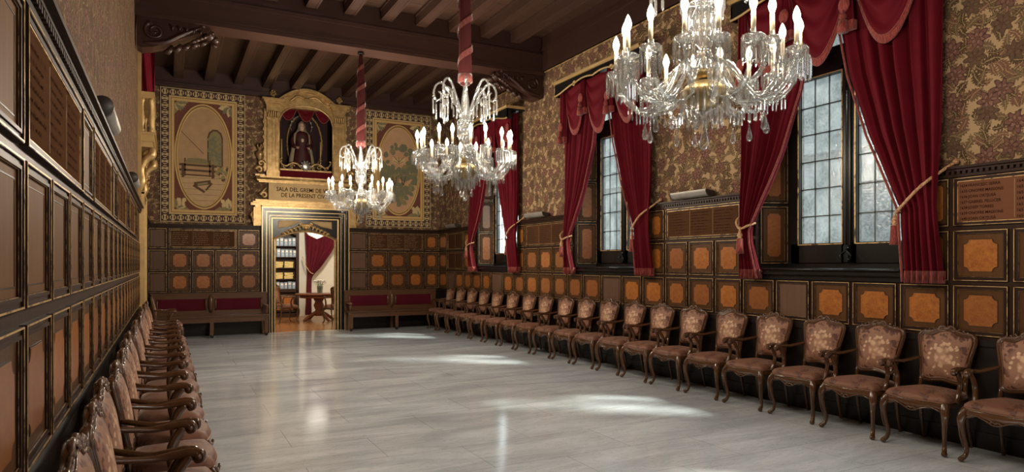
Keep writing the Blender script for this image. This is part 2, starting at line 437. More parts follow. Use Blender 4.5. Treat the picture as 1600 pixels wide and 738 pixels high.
M['candle'] = simple('ivory_candle_tube', (.78,.66,.46), .5, 0, .05)
t = NT('lit_bulb'); e = t.n('Emission'); e.inputs[0].default_value = (1,.83,.60,1); e.inputs[1].default_value = 7.0; t.l(e.outputs[0], t.out.inputs[0]); M['bulb'] = t.mat
M['black'] = simple('black_lacquer', (.009,.008,.008), .24)
M['winframe'] = wood('black_window_paint', (.008,.007,.007), (.018,.015,.013), 'z', .28)
M['jambwood'] = M['burl']
M['lead'] = simple('lead_came', (.06,.06,.058), .5, .3)
M['iron'] = simple('black_iron', (.012,.012,.012), .4, .6)
M['grey'] = simple('grey_metal_reflector', (.28,.26,.23), .45, .4)
M['cap'] = simple('dark_end_cap', (.03,.022,.018), .5)
M['stone'] = simple('pale_street_stone', (.095,.098,.092), .9, 0, .35, 1.6)
M['street'] = simple('dark_street_opening', (.02,.024,.026), .6)
M['plaster'] = simple('white_plaster', (.74,.70,.60), .8, 0, .05)
M['file'] = simple('blue_grey_box_file', (.25,.32,.41), .6, 0, .12)
M['ochre'] = simple('yellowed_paper_bundle', (.62,.47,.18), .7, 0, .3, 20)
M['white'] = simple('white_petal', (.85,.84,.80), .6, 0, .06)
M['leaf'] = simple('green_leaf', (.06,.14,.035), .5, 0, .4)
M['water'] = crystal('clear_vase_glass', (.9,.95,.92), .4, .1)
M['skin'] = simple('painted_carved_skin', (.62,.40,.29), .45, 0, .06)
M['gown'] = simple('dark_red_gown', (.05,.005,.007), .6)
M['veil'] = simple('ivory_gold_veil', (.46,.38,.25), .55, 0, .3, 40)
M['ink'] = simple('dark_feature_paint', (.02,.012,.01), .5)
# tapestry colours
M['lining'] = simple('dark_niche_lining', (.022,.004,.006), .8)
M['plain'] = wood('plain_brown_panel', (.105,.048,.019), (.17,.080,.031), 'z', .55, spec=.06)
M['t_dark'] = simple('tapestry_dark_ground', (.060,.028,.026), .85)
M['t_cream'] = simple('tapestry_cream_thread', (.58,.43,.21), .85, 0, .3, 60)
M['t_gold'] = simple('tapestry_gold_band', (.58,.37,.14), .8, 0, .2, 40)
M['t_red'] = simple('tapestry_rust_field', (.15,.046,.030), .85, 0, .25, 30)
M['t_tan'] = simple('tapestry_tan_scene', (.42,.26,.13), .85, 0, .22, 6)
M['t_pale'] = simple('tapestry_pale_scene', (.50,.33,.17), .85, 0, .2, 12)
M['t_brown'] = simple('tapestry_brown_thread', (.105,.054,.027), .85, 0, .3, 25)
M['t_green'] = simple('tapestry_grey_green_thread', (.175,.165,.095), .85, 0, .35, 30)
M['t_olive'] = simple('tapestry_olive_thread', (.25,.20,.088), .85, 0, .3, 30)
M['t_pink'] = simple('tapestry_peach_scene', (.52,.30,.165), .85, 0, .18, 8)
# ---------------------------------------------------------------- room shell
def structure(o, label, cat, group=None): return tag(o, label, cat, group, 'structure')
b = MB(); b.box(XL-.3, XR+.5, YB, YE+.02, -.2, 0)
structure(b.build('floor', M['marble']), 'polished pale grey marble slab floor of the hall', 'floor')
b = MB()
for k in range(75):                                   # boards laid across the joists
    y = YE-.30*k
    if y < YB: break
    b.box(XL-.3, XR+.5, y-.294, y, 5.66, 5.70)
b.box(XL-.3, XR+.5, YB, YE+.3, 5.705, 5.80)
structure(b.build('ceiling', M['ceil']), 'dark boarded ceiling above the joists', 'ceiling')
# joists
BEAMS = [(10.42, 10.80), (5.05, 5.43), (-.3, .08)]
def joist(y0, y1, x, label, grp):
    b = MB(); w = .09
    b.box(-w, w, y0, y1, 0, .20); b.box(-w-.012, w+.012, y0, y1, .15, .185); 
    for s in (-1, 1): b.box(s*(w-.03)-.006, s*(w-.03)+.006, y0, y1, -.006, 0)
    return structure(b.build('ceiling_joist', M['joist'], None, (x, 0, ZJ)), label, 'ceiling joist', grp)
JX = [-.385+.585*k+.0 for k in range(12)]
JX = [x for x in JX if XL+.05 < x < XR-.05]
for (y0, y1, where, grp) in ((10.80, YE-.05, 'between the crossbeam and the far wall', 'joists beyond the crossbeam'), (5.43, 10.42, 'on the near side of the crossbeam', 'joists before the crossbeam'), (YB, 5.05, 'nearest the viewer', 'joists overhead')):
    if grp == 'joists overhead': continue
    for k, x in enumerate(JX):
        joist(y0, y1, x+.0, f'dark ceiling joist {where}, {ORD[k]} from the wall without windows', grp)
for i, (y0, y1) in enumerate(BEAMS[:2]):
    b = MB(); b.box(XL, XR, y0, y1, 4.97, 5.34); b.box(XL, XR, y0-.02, y1+.02, 5.28, 5.34); b.box(XL, XR, y0+.06, y1-.06, 5.34, 5.66)
    b.box(XL, XR, y0-.012, y1+.012, 4.955, 5.005)
    for s in (y0-.012, y1+.004): b.box(XL, XR, s, s+.008, 5.02, 5.045)
    structure(b.build('ceiling_beam', M['beam']), ['massive dark crossbeam spanning the hall over carved corbels', 'dark crossbeam overhead, nearest the viewer'][i], 'beam')
# window wall with three bays
b = MB(); T = .55
edges = [YB]
for c in WINB+WIN: edges += [c-.95, c+.95]
edges.append(YE+.3)
for i in range(0, len(edges), 2): b.box(XR, XR+T, edges[i], edges[i+1], 0, 5.7)
for c in WINB+WIN:
    b.box(XR, XR+T, c-.95, c+.95, 0, 1.40); b.box(XR, XR+T, c-.95, c+.95, 4.66, 5.7)
structure(b.build('wall_right', M['clothy']), 'window wall hung with floral woven cloth above the panelling', 'wall')
b = MB(); b.box(XL-.3, XR+T, YB-.2, YB, 0, 5.7)
structure(b.build('wall_back', M['clothx']), 'wall behind the viewer hung with woven cloth', 'wall')
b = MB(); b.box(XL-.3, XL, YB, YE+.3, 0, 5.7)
structure(b.build('wall_left', M['clothl']), 'wall without windows hung with woven cloth, shade darkened into its colour', 'wall')
DX0, DX1, DZ = 2.02, 3.52, 2.62          # hole for the doorway
NX0, NX1, NZ0, NZ1 = 2.20, 3.42, 3.49, 5.16   # hole for the niche
b = MB(); y0, y1 = YE, YE+.28
b.box(XL-.3, DX0, y0, y1, 0, 5.7); b.box(DX1, XR+.5, y0, y1, 0, 5.7); b.box(DX0, DX1, y0, y1, DZ, NZ0)
b.box(DX0, NX0, y0, y1, NZ0, 5.7); b.box(NX1, DX1, y0, y1, NZ0, 5.7); b.box(NX0, NX1, y0, y1, NZ1, 5.7)
structure(b.build('wall_end', M['clothx']), 'far wall hung with floral woven cloth around the gilded doorway', 'wall')
# wooden friezes under the ceiling
def band(name, label, pieces, mat):
    b = MB()
    for p in pieces: b.box(*p)
    return structure(b.build(name, mat), label, 'cornice')
band('trim_1', 'dark wooden frieze board along the top of the window wall', [(XR-.05, XR, YB, YE, 5.03, 5.66), (XR-.065, XR, YB, YE, 5.03, 5.06), (XR-.08, XR, YB, YE, 5.38, 5.46)], M['beam'])
band('trim_2', 'dark wooden frieze board along the top of the far wall', [(XL, XR, YE-.05, YE, 5.27, 5.66), (XL, XR, YE-.09, YE, 5.26, 5.31), (XL, XR, YE-.12, YE, 5.31, 5.35)], M['beam'])
band('trim_3', 'dark wooden frieze board along the top of the wall without windows', [(XL, XL+.05, YB, YE, 5.10, 5.66)], M['beam'])
b = MB(); b.tube([(XR-.008, YB, 5.025), (XR-.008, YE, 5.025)], .012, 6)
structure(b.build('trim_4', M['gilt']), 'thin gilt fillet under the frieze of the window wall', 'trim')

# ---------------------------------------------------------------- panelling
PCACHE = {}
def panel_meshes(w, h, style):
    key = (round(w, 2), round(h, 2), style)
    if key in PCACHE: return PCACHE[key]
    w, h = key[0], key[1]
    fw = .036 if min(w, h) > .24 else .022
    iw, ih = w-2*fw, h-2*fw
    b = MB(); b.box(-iw/2-.004, iw/2+.004, -.006, .0, -ih/2-.004, ih/2+.004, 0)
    if style == 'burl':
        m = .040 if min(iw, ih) > .2 else .022
        x, z = iw/2-m, ih/2-m; r = min(.045, .3*min(x, z))
        def scoop(x, z, r):
            P = []
            for cx, cz, a0 in ((x,-z,PI), (x,z,PI*1.5), (-x,z,0), (-x,-z,PI/2)):
                # concave quarter circle cut out of each corner
                for k in range(6):
                    a = a0 - (k/5)*PI/2
                    P.append((cx+r*math.cos(a), cz+r*math.sin(a)))
            return P
        def scoop2(x, z, r):
            P = []
            for k in range(6): a = PI - k/5*PI/2; P.append((x+r*math.cos(a), -z+r*math.sin(a)))
            for k in range(6): a = -PI/2 - k/5*PI/2; P.append((x+r*math.cos(a), z+r*math.sin(a)))
            for k in range(6): a = 0 - k/5*PI/2; P.append((-x+r*math.cos(a), z+r*math.sin(a)))
            for k in range(6): a = PI/2 - k/5*PI/2; P.append((-x+r*math.cos(a), -z+r*math.sin(a)))
            return P
        if x > .03 and z > .03:
            b.plate(scoop2(x, z, r), -.0085, -.006, 1, back=False); b.plate(scoop2(x-.005, z-.005, r), -.0105, -.0085, 2, back=False)
    pm = b.mesh('panel', [{'dull': M['dull'], 'plain': M['plain']}.get(style, M['border']), M['inlay'], M['burl']])
    if style == 'plain': b.rframe(iw-.05, ih-.05, .004, -.0075, -.006, 1); pm = b.mesh('panel', [M['plain'], M['inlay']])
    b = MB()
    b.rframe(w, h, .008, -.019, 0, 0); b.rframe(w-.003, h-.003, .005, -.021, -.019, 1); b.rframe(w-.016, h-.016, fw*.45, -.012, 0, 0)
    b.rframe(w-.014-fw*.9, h-.014-fw*.9, fw*.30, -.018, 0, 0); b.rframe(w-2*fw+.010, h-2*fw+.010, .005, -.011, 0, 0); b.rframe(w-2*fw+.009, h-2*fw+.009, .004, -.0125, -.011, 1)
    mm = b.mesh('moulding', [M['rail'], M['gilt']])
    PCACHE[key] = (pm, mm); return PCACHE[key]
def wpos(wall, s, z, d):
    return {'right': (XR-d, s, z), 'left': (XL+d, s, z), 'end': (s, YE-d, z)}[wall]
WROT = {'right': -PI/2, 'left': PI/2, 'end': 0.0}
def panel(wall, root, s0, s1, z0, z1, style='burl', gap=.022):
    """one framed panel between stile centres s0,s1"""
    w, h = s1-s0-2*gap, z1-z0
    pm, mm = panel_meshes(w, h, style)
    p = put('panel', pm, root, wpos(wall, (s0+s1)/2, (z0+z1)/2, .026), WROT[wall])
    if style == 'dull': p['label'] = 'plain panel in grey-brown wood tone'
    put('moulding', mm, p)
    return p
R1, R2, R3 = (.945, 1.36), (1.405, 1.83), (1.875, 2.285)
def backing(wall, spans, root):
    """flat dark framing behind the panels, plinth and dentil cornice; spans = (s0,s1,top)"""
    bb = MB(); pl = MB(); co = MB()
    for s0, s1, top in spans:
        def bx(m, d0, d1, z0, z1, a=s0, c=s1):
            if wall == 'right': m.box(XR-d1, XR-d0, a, c, z0, z1)
            elif wall == 'left': m.box(XL+d0, XL+d1, a, c, z0, z1)
            else: m.box(a, c, YE-d1, YE-d0, z0, z1)
        bx(bb, .001, .026, .90, top)
        bx(pl, .001, .034, 0, .905); bx(pl, .001, .05, .86, .915); bx(pl, .001, .044, 0, .14)
        if top > 2:
            bx(co, .001, .045, 2.295, 2.32); bx(co, .001, .06, 2.345, 2.365); bx(co, .001, .085, 2.365, 2.385)
            k = s0+.01
            while k < s1-.02:
                bx(co, .001, .058, 2.32, 2.345, k, k+.024); k += .045
    bb.build('framing', M['rail'], root); p = pl.build('plinth', M['base'], root)
    co.build('dentil_cornice', M['rail'], root)
BOARDS = []
def name_board(wall, s0, s1, z0, z1, label, cols, rows, seed, text=None, style='boardp', ink='boardd'):
    w, h = s1-s0-.044, z1-z0
    o = thing('name_board', label, 'name board', wpos(wall, (s0+s1)/2, z0, .0265), WROT[wall], 'painted name boards in the panelling')
    pm = MB(); pm.box(-w/2+.02, w/2-.02, -.008, 0, .02, h-.02)
    pm.build('board', M[style], o)
    b = MB(); b.rframe(w, h, .009, -.022, 0, 0, 0, h/2); b.rframe(w-.004, h-.004, .004, -.024, -.022, 1, 0, h/2); b.rframe(w-.016, h-.016, .020, -.016, 0, 0, 0, h/2); b.rframe(w-.056, h-.056, .005, -.014, 0, 1, 0, h/2)
    b.build('moulding', [M['rail'], M['gilt']], o)
    L = MB(); rnd = random.Random(seed); x0, x1 = -w/2+.05, w/2-.05
    if text: text(L, x0, x1, h)
    else:
        cw = (x1-x0)/cols
        for c in range(cols): script_lines(L, x0+c*cw+.015, x0+(c+1)*cw-.015, .06, h-.06, rows, -.0095, rnd)
    for c in range(1, cols):
        x = x0+(x1-x0)*c/cols; L.box(x-.002, x+.002, -.0095, -.008, .05, h-.05, 1)
    L.build('lettering', [M[ink], M['boardl']], o)
    BOARDS.append(o); return o

# --- window wall
root = structure(thing('wall_panelling_right', None, None), 'dark panelling with orange burl panels below and between the windows', 'panelling')
STR = [1.54, 1.98, 2.44, 2.90, 3.36, 3.83, 4.31, 4.78, 5.24, 5.72, 6.17, 6.64, 7.10, 7.59, 8.08, 8.61, 9.12, 9.61, 10.09, 10.59, 11.10, 11.58, 12.06, 12.61, 13.08, 13.59, 14.07, 14.59, 15.07, 15.64]
spans = [(1.65, WIN[0]-.95, 2.38), (-.25, 1.65, 1.385), (-2.22, -.25, 2.38), (-4.12, -2.22, 1.385), (YB, -4.12, 2.38)]
for i in range(3):
    spans.append((WIN[i]-.95, WIN[i]+.95, 1.385))
    spans.append((WIN[i]+.95, WIN[i+1]-.95 if i < 2 else YE, 2.38))
backing('right', spans, root)
dull = {7, 14, 22, 27}
for i in range(len(STR)-1): panel('right', root, STR[i], STR[i+1], *R1, 'dull' if i in dull else 'burl')
for a, c in zip(STR[:4], STR[1:5]): panel('right', root, a, c, *R2)
panel('right', root, 3.36, 3.60, *R2); panel('right', root, 3.36, 3.60, *R3)
for a, c in ((5.54,5.72),(5.72,6.17),(6.17,6.64),(6.64,7.10),(7.10,7.47)): panel('right', root, a, c, *R2)
for a, c in ((5.54,5.72),(7.10,7.47)): panel('right', root, a, c, *R3)
for a, c in ((9.41,9.61),(9.61,10.09),(10.09,10.59),(10.59,11.10),(11.10,11.43)): panel('right', root, a, c, *R2)
for a, c in ((9.41,9.61),(11.10,11.43)): panel('right', root, a, c, *R3)
for r in (R2, R3):
    panel('right', root, 13.37, 13.59, *r); panel('right', root, 13.59, 14.07, *r); panel('right', root, 15.07, 15.64, *r)
NAMES = ['1634·FRANCESC SERRA', '1635·ONOFRE MASSONS', '1636·JOAN ORTJUSÀ', '1637·GABRIEL PELLICER', '1638·JOSEP TORRES', '1639·ONOFRE MASSONS', '1640·JOAN ORTJUSÀ']
def near_text(L, x0, x1, h):
    # the wall runs away to the viewer's left, so columns read from the far end towards the near end
    for r in range(7):
        z = h-.082-r*.047
        text_geo(L, NAMES[r], .034, x0-.004, z, -.0095, 0, sx=.90)
        for k, pre in enumerate(('164', '165', '165', '164', '165', '165', '165')[r:r+1]):
            text_geo(L, pre, .034, x0+.425, z, -.0095, 0)
name_board('right', 1.98, 3.36, R3[0], R3[1], 'legible name board dated from 1634, beside the nearest window curtain', 3, 7, 3, near_text, 'boardw')
name_board('right', 5.72, 7.10, R3[0], R3[1], 'long brown name board between the nearest and the middle window', 3, 8, 4)
name_board('right', 9.61, 11.10, R3[0], R3[1], 'long brown name board between the middle and the farthest window', 3, 8, 5)
name_board('right', 14.07, 15.07, R3[0], R3[1], 'small name board in the far corner of the window wall, upper of two', 2, 8, 6)
name_board('right', 14.07, 15.07, R2[0], R2[1], 'small name board in the far corner of the window wall, lower of two', 2, 8, 7)
# --- wall without windows
root = structure(thing('wall_panelling_left', None, None), 'dark panelling with two rows of tall burl panels and a row of name boards above', 'panelling')
backing('left', [(YB, 11.28, 2.38), (13.0, YE, 2.38)], root)
SL = [.85+.48*k for k in range(22)]
SL = [s for s in SL if s < 11.3]
for a, c in zip(SL, SL[1:]): panel('left', root, a, c, .955, 1.375); panel('left', root, a, c, 1.425, 1.84, 'plain')
k = 0
BL = ['nearest long name board on the wall without windows, cut by the picture edge', 'second long name board from the viewer on the wall without windows', 'third long name board from the viewer on the wall without windows', 'fourth long name board from the viewer on the wall without windows', 'farthest long name board on the wall without windows']
s = 2.29
while s+1.44 < 11.3:
    name_board('left', s, s+1.44, 1.885, 2.285, BL[min(k, 4)], 3, 7, 20+k)
    if s+1.92 < 11.3: panel('left', root, s+1.44, s+1.92, 1.885, 2.285, 'plain')
    s += 1.92; k += 1
panel('left', root, 1.81, 2.29, 1.885, 2.285, 'plain')
# --- far wall
root = structure(thing('wall_panelling_end', None, None), 'dark panelling with orange burl panels on both sides of the gilded doorway', 'panelling')
backing('end', [(XL, 1.86, 2.38), (3.76, XR, 2.38)], root)
SA = [-.37, .0, .45, .90, 1.36, 1.82]; SB = [3.79, 4.24, 4.73, 5.22, 5.66, 6.06]
for ss in (SA, SB):
    for i in range(5):
        dl = (ss is SA and i == 0) or (ss is SB and i == 0)
        panel('end', root, ss[i], ss[i+1], *R1, 'dull' if dl else 'burl'); panel('end', root, ss[i], ss[i+1], *R2, 'dull' if dl else 'burl')
        if i in (0, 4): panel('end', root, ss[i], ss[i+1], *R3, 'dull' if dl else 'burl')
name_board('end', SA[1], SA[4], *R3, 'brown name board of faint script above the bench nearest the panelled wall without windows', 3, 7, 11, None, 'boardp', 'boardl')
name_board('end', SB[1], SB[4], *R3, 'brown name board of faint script above the bench beside the window wall', 3, 7, 12, None, 'boardp', 'boardl')

# ---------------------------------------------------------------- windows
WN = ['nearest', 'middle', 'farthest']
XG = 6.45
for i, c in enumerate(WIN):
    r = structure(thing(f'window_{i+1}', None, None, (0, c, 0)), f'{WN[i]} tall black framed window with leaded panes', 'window')
    hw = .80; z0, z1 = 1.50, 4.64; zt0, zt1 = 3.66, 3.87
    b = MB()
    for s in (-1, 1): b.box(XG-.06, XG+.06, s*hw-(.075 if s > 0 else 0), s*hw+(0 if s > 0 else .075), z0, z1)
    b.box(XG-.055, XG+.055, -hw, hw, z0-.05, z0+.06); b.box(XG-.06, XG+.06, -hw, hw, z1-.08, z1+.03)
    b.box(XG-.08, XG+.06, -hw, hw, zt0, zt1); b.box(XG-.11, XG+.0, -hw, hw, zt1-.04, zt1); b.box(XG-.10, XG, -hw, hw, zt0+.0, zt0+.03)
    b.box(XG-.06, XG+.06, -.05, .05, zt1, z1)
    # side cheeks that close the gap to the splayed reveals
    for s in (-1, 1): b.box(XG-.03, XG+.08, min(s*hw, s*1.0), max(s*hw, s*1.0), z0-.1, z1+.05)
    b.build('window_frame', M['winframe'], r)
    for s in (-1, 1):
        y0, y1 = (.0, hw-.075) if s > 0 else (-hw+.075, .0)
        b = MB(); st = .105
        b.box(XG-.085, XG+.0, y0, y0+(.085 if s > 0 else st), z0+.06, zt0); b.box(XG-.085, XG, y1-(st if s > 0 else .085), y1, z0+.06, zt0)
        b.box(XG-.085, XG, y0, y1, z0+.06, z0+.27); b.box(XG-.085, XG, y0, y1, zt0-.055, zt0)
        if s > 0: b.box(XG-.11, XG-.08, -.035, .035, z0+.06, zt0)
        cs = b.build('casement', M['winframe'], r)
        g0, g1 = (y0+.085, y1-st) if s > 0 else (y0+st, y1-.085)
        gz0, gz1 = z0+.27, zt0-.055
        rnd = random.Random(31*i+s)
        def glaze(par, g0, g1, gz0, gz1, nc, nr):
            p = MB(); l = MB(); x = XG-.035
            for a in range(nc):
                for q in range(nr):
                    ya, yb = g0+(g1-g0)*a/nc, g0+(g1-g0)*(a+1)/nc; za, zb = gz0+(gz1-gz0)*q/nr, gz0+(gz1-gz0)*(q+1)/nr
                    e = [rnd.uniform(-.004, .004) for _ in range(4)]
                    p.add([(x+e[0], ya, za), (x+e[1], yb, za), (x+e[2], yb, zb), (x+e[3], ya, zb)], [(0,3,2,1)])
            for a in range(0, nc+1): y = g0+(g1-g0)*a/nc; l.box(x-.008, x+.008, y-.006, y+.006, gz0, gz1)
            for q in range(0, nr+1): z = gz0+(gz1-gz0)*q/nr; l.box(x-.008, x+.008, g0, g1, z-.006, z+.006)
            gl = p.build('pane', M['pane'], par); l.build('leading', M['lead'], par)
        glaze(cs, g0, g1, gz0, gz1, 3, 6)
        b = MB(); e = XG-.088
        b.T = Matrix.Translation((e, (g0+g1)/2, (gz0+gz1)/2)) @ Matrix.Rotation(-PI/2, 4, 'Z')
        b.rframe(g1-g0+.03, gz1-gz0+.03, .010, -.006, .004)
        b.T = None; b.build('gilt_bead', M['gilt'], cs)
        f = MB(); u0, u1 = (.05, hw-.075) if s > 0 else (-hw+.075, -.05)
        f.box(XG-.05, XG, u0, u0+.03, zt1, z1-.08); f.box(XG-.05, XG, u1-.03, u1, zt1, z1-.08)
        f.box(XG-.05, XG, u0, u1, z1-.115, z1-.08); f.box(XG-.05, XG, u0, u1, zt1, zt1+.03)
        tl = f.build('transom_light', M['winframe'], r); glaze(tl, u0+.03, u1-.03, zt1+.03, z1-.115, 3, 2)
    b = MB()                                           # wrought espagnolette
    b.tube([(XG-.125, 0, z0+.06), (XG-.125, 0, zt0)], .007, 6)
    b.tube(catmull([(XG-.13, -.01, z0+.20), (XG-.16, -.03, z0+.17), (XG-.16, -.075, z0+.13), (XG-.15, -.06, z0+.09), (XG-.15, -.03, z0+.10)], 4), .011, 6)
    b.tube(catmull([(XG-.13, .01, z0+.18), (XG-.155, .05, z0+.14), (XG-.15, .035, z0+.09)], 4), .010, 6)
    b.box(XG-.135, XG-.11, -.03, .03, z0+.07, z0+.24); b.sphere((XG-.15, -.03, z0+.21), .014)
    b.build('window_latch', M['iron'], r)
    b = MB()                                           # moulded sill, wider than the bay
    for d, za, zb, w in ((.085, 1.475, 1.50, 1.03), (.065, 1.45, 1.477, 1.02), (.09, 1.43, 1.452, 1.03), (.05, 1.375, 1.432, 1.00)):
        b.box(XR-d, XR+.02, -w, w, za, zb)
    b.box(XR, XG+.05, -.96, .96, 1.40, 1.50); b.tube([(XR-.085, -1.03, 1.4875), (XR-.085, 1.03, 1.4875)], .012, 8)
    b.build('window_sill', M['black'], r)
    for s in (-1, 1):                                  # panelled splayed reveals
        j = MB(); a = Vector((XR, s*.952, 0)); e = Vector((XG-.03, s*.80, 0)); dirv = (e-a).normalized(); nrm = Vector((-dirv.y*s, dirv.x*s, 0)) * 1.0
        if nrm.y*s > 0: nrm = -nrm
        ln = (e-a).length
        j.loft([[a+Vector((0,0,zz)), e+Vector((0,0,zz)), e-nrm*.06+Vector((0,0,zz)), a-nrm*.06+Vector((0,0,zz))] for zz in (1.50, 4.66)], 0, False)
        rv = j.build('reveal', M['winframe'], r)
        zz = 1.55
        ang = math.atan2(dirv.y, dirv.x) + (PI if s < 0 else 0)
        while zz < 4.2:
            pm, mm = panel_meshes(ln-.05, .66, 'burl')
            mid = (a+e)/2 + nrm*.002
            p = put('reveal_panel', pm, r, (mid.x, mid.y, zz+.33), ang); put('moulding', mm, p)
            zz += .70
# pale street front opposite the windows
b = MB(); r = structure(thing('exterior_street_front', None, None), 'pale stone street front seen blurred through the leaded windows', 'building')
b.box(14.0, 14.6, -4, 26, -3, 8.0); 
for z in (0.4, 4.2, 7.8): b.box(13.8, 14.05, -4, 26, z, z+.25)
b.build('facade', M['stone'], r)
for y in range(-3, 26, 3):
    for z in (1.1, 4.9):
        w = MB(); w.box(13.96, 14.02, y, y+1.1, z, z+2.3, 0); w.box(13.9, 14.03, y-.12, y+1.22, z+2.3, z+2.5, 1); w.box(13.9, 14.03, y-.12, y+1.22, z-.15, z, 1)
        w.build('opening', [M['street'], M['stone']], r)
# back wall behind the viewer
# ---------------------------------------------------------------- carved armchair (front faces local -y)
def chair_meshes():
    D = {}
    for s in (-1, 1):
        b = MB()
        b.tube(catmull([(s*.252,-.215,.415),(s*.270,-.238,.36),(s*.276,-.246,.30),(s*.264,-.232,.20),(s*.250,-.212,.11),(s*.254,-.220,.055),(s*.268,-.244,.028)], 5), [.030,.036,.033,.024,.018,.016,.019,.020], 10)
        b.sphere((s*.272,-.252,.022), (.024,.026,.022), 10)
        b.tube(catmull([(s*.285,-.268,.30),(s*.277,-.258,.20),(s*.262,-.236,.11)], 4), [.008,.006,.003], 6)     # carved edge on the knee
        D['front', s] = b.mesh('leg', M['chair'])
        b = MB()
        b.tube(catmull([(s*.205,.165,.41),(s*.207,.185,.30),(s*.208,.21,.16),(s*.210,.245,.014)], 5), [.024,.020,.017,.014], 8)
        b.lathe([(.016,0),(.017,.012),(.014,.02)], 8, (s*.210,.244,0))
        D['rear', s] = b.mesh('leg', M['chair'])
        b = MB()
        arm = catmull([(s*.222,.205,.715),(s*.252,.13,.70),(s*.282,.04,.685),(s*.296,-.04,.690),(s*.293,-.105,.694),(s*.288,-.135,.684)], 6)
        b.tube(arm, [.016,.018,.019,.022,.025,.024], 10, sx=1.15, sy=.85)
        b.tube(catmull([(s*.29,-.120,.70),(s*.288,-.152,.69),(s*.287,-.155,.662),(s*.287,-.132,.652),(s*.287,-.122,.67)], 5), [.013,.015,.014,.011,.008], 8, sx=1.6)
        b.tube([(s*.262,-.136,.676),(s*.314,-.136,.676)], .015, 10)                                       # scroll eye
        b.tube(catmull([(s*.288,-.105,.68),(s*.284,-.066,.63),(s*.276,-.040,.56),(s*.272,-.052,.48),(s*.268,-.085,.415)], 6), [.020,.021,.019,.021,.028], 10)
        b.tube(catmull([(s*.303,-.07,.63),(s*.296,-.045,.56),(s*.290,-.056,.48)], 5), [.004,.007,.004], 6)
        D['arm', s] = b.mesh('arm', M['chair'])
    # seat rail: plan outline, scalloped lower edge
    front = [(x*.01, -.232-.034*math.cos(PI*x/56)) for x in range(-27, 28, 3)]
    plan = front + [(.278,-.20),(.270,-.10),(.250,.05),(.232,.165)] + [(.1,.178),(-.1,.178)] + [(-.232,.165),(-.250,.05),(-.270,-.10),(-.278,-.20)]
    n = len(plan)
    def wave(p):
        x, y = p
        if y < -.2: t = abs(x)/.27; return .352 - .022*math.cos(t*PI*2)*(1-t*.2) + (.010 if t > .55 else 0)
        t = (y+.2)/.37; return .365 + .018*math.sin(max(0, min(1, t))*PI)
    b = MB()
    b.loft([[(p[0]*.90, p[1]*.90, wave(p)) for p in plan], [(p[0], p[1], wave(p)) for p in plan], [(p[0]*1.018, p[1]*1.018, .385) for p in plan],
            [(p[0]*1.0, p[1]*1.0, .412) for p in plan], [(p[0]*.985, p[1]*.985, .42) for p in plan]], 0, True, True, True)
    b.tube([(p[0]*1.02, p[1]*1.02, wave(p)+.004) for p in plan[:19]], .006, 6)
    b.tube(catmull([(-.05,-.272,.345),(-.02,-.280,.362),(0,-.282,.352),(.02,-.280,.362),(.05,-.272,.345)], 4), .007, 6)
    D['rail'] = b.mesh('seat_rail', M['chair'])
    b = MB()
    def ring(k, z): return [(p[0]*k, p[1]*k, z) for p in plan]
    b.loft([ring(.97,.412), ring(.985,.432), ring(.965,.452), ring(.90,.470), ring(.72,.486), ring(.45,.500), ring(.18,.505), ring(.02,.506)], 0, True, True, True)
    D['cushion'] = b.mesh('seat_cushion', M['fabseat'])
    b = MB(); b.tube([(p[0]*.995, p[1]*.995, .424) for p in plan], .0055, 6, closed=True)
    D['braid'] = b.mesh('gimp_braid', M['nail'])
    # back: outline in the tilted plane (p across, q up)
    half = [(0,.012),(.07,.004),(.135,-.004),(.178,.010),(.197,.05),(.203,.12),(.216,.21),(.236,.30),(.247,.355),(.240,.392),(.212,.408),(.165,.404),(.115,.412),(.06,.440),(0,.452)]
    O = Vector((0,.182,.535)); tl = math.radians(10); U = Vector((0, math.sin(tl), math.cos(tl))); Nf = Vector((0,-math.cos(tl), math.sin(tl)))
    def P(p, q, d=0.0): return O + Vector((p,0,0)) + U*q + Nf*(d - .10*p*p*4*.25)
    loop = half + [(-p, q) for p, q in half[-2:0:-1]]
    lp = catmull([(p, q, 0) for p, q in loop], 3, True)
    b = MB()
    b.tube([P(v.x, v.y, .004) for v in lp], .021, 8, closed=True, up=tuple(Nf), sx=1.0, sy=.95)
    b.tube([P(v.x*.93, .012+(v.y)*.94, .022) for v in lp], .006, 6, closed=True, up=tuple(Nf))
    b.tube([P(v.x*1.03, -.004+v.y*1.02, .020) for v in lp], .005, 6, closed=True, up=tuple(Nf))
    for s in (-1, 1): b.tube([(s*.205,.165,.40), tuple(P(s*.197,-.02,0)), tuple(P(s*.199,.05,0))], [.022,.019,.018], 8)
    D['bframe'] = b.mesh('back_frame', M['chair'])
    b = MB(); c0 = .21
    rg = []
    for k, d in ((.955,.006),(.90,.020),(.75,.032),(.5,.042),(.25,.047),(.02,.048)): rg.append([P(v.x*k, c0+(v.y-c0)*k, d) for v in lp])
    b.loft(rg, 0, True, True, False)
    rg = [[P(v.x*k, c0+(v.y-c0)*k, d) for v in lp[::-1]] for k, d in ((.955,.0),(.9,-.010),(.5,-.016),(.02,-.018))]
    b.loft(rg, 0, True, True, False)
    D['bpad'] = b.mesh('back_cushion', M['fabback'])
    b = MB(); b.tube([P(v.x*.915, .018+v.y*.925, .022) for v in lp], .0045, 5, closed=True)
    D['bbraid'] = b.mesh('back_braid', M['nail'])
    b = MB()                                            # carved crest: shell, two C scrolls, leaf sprigs
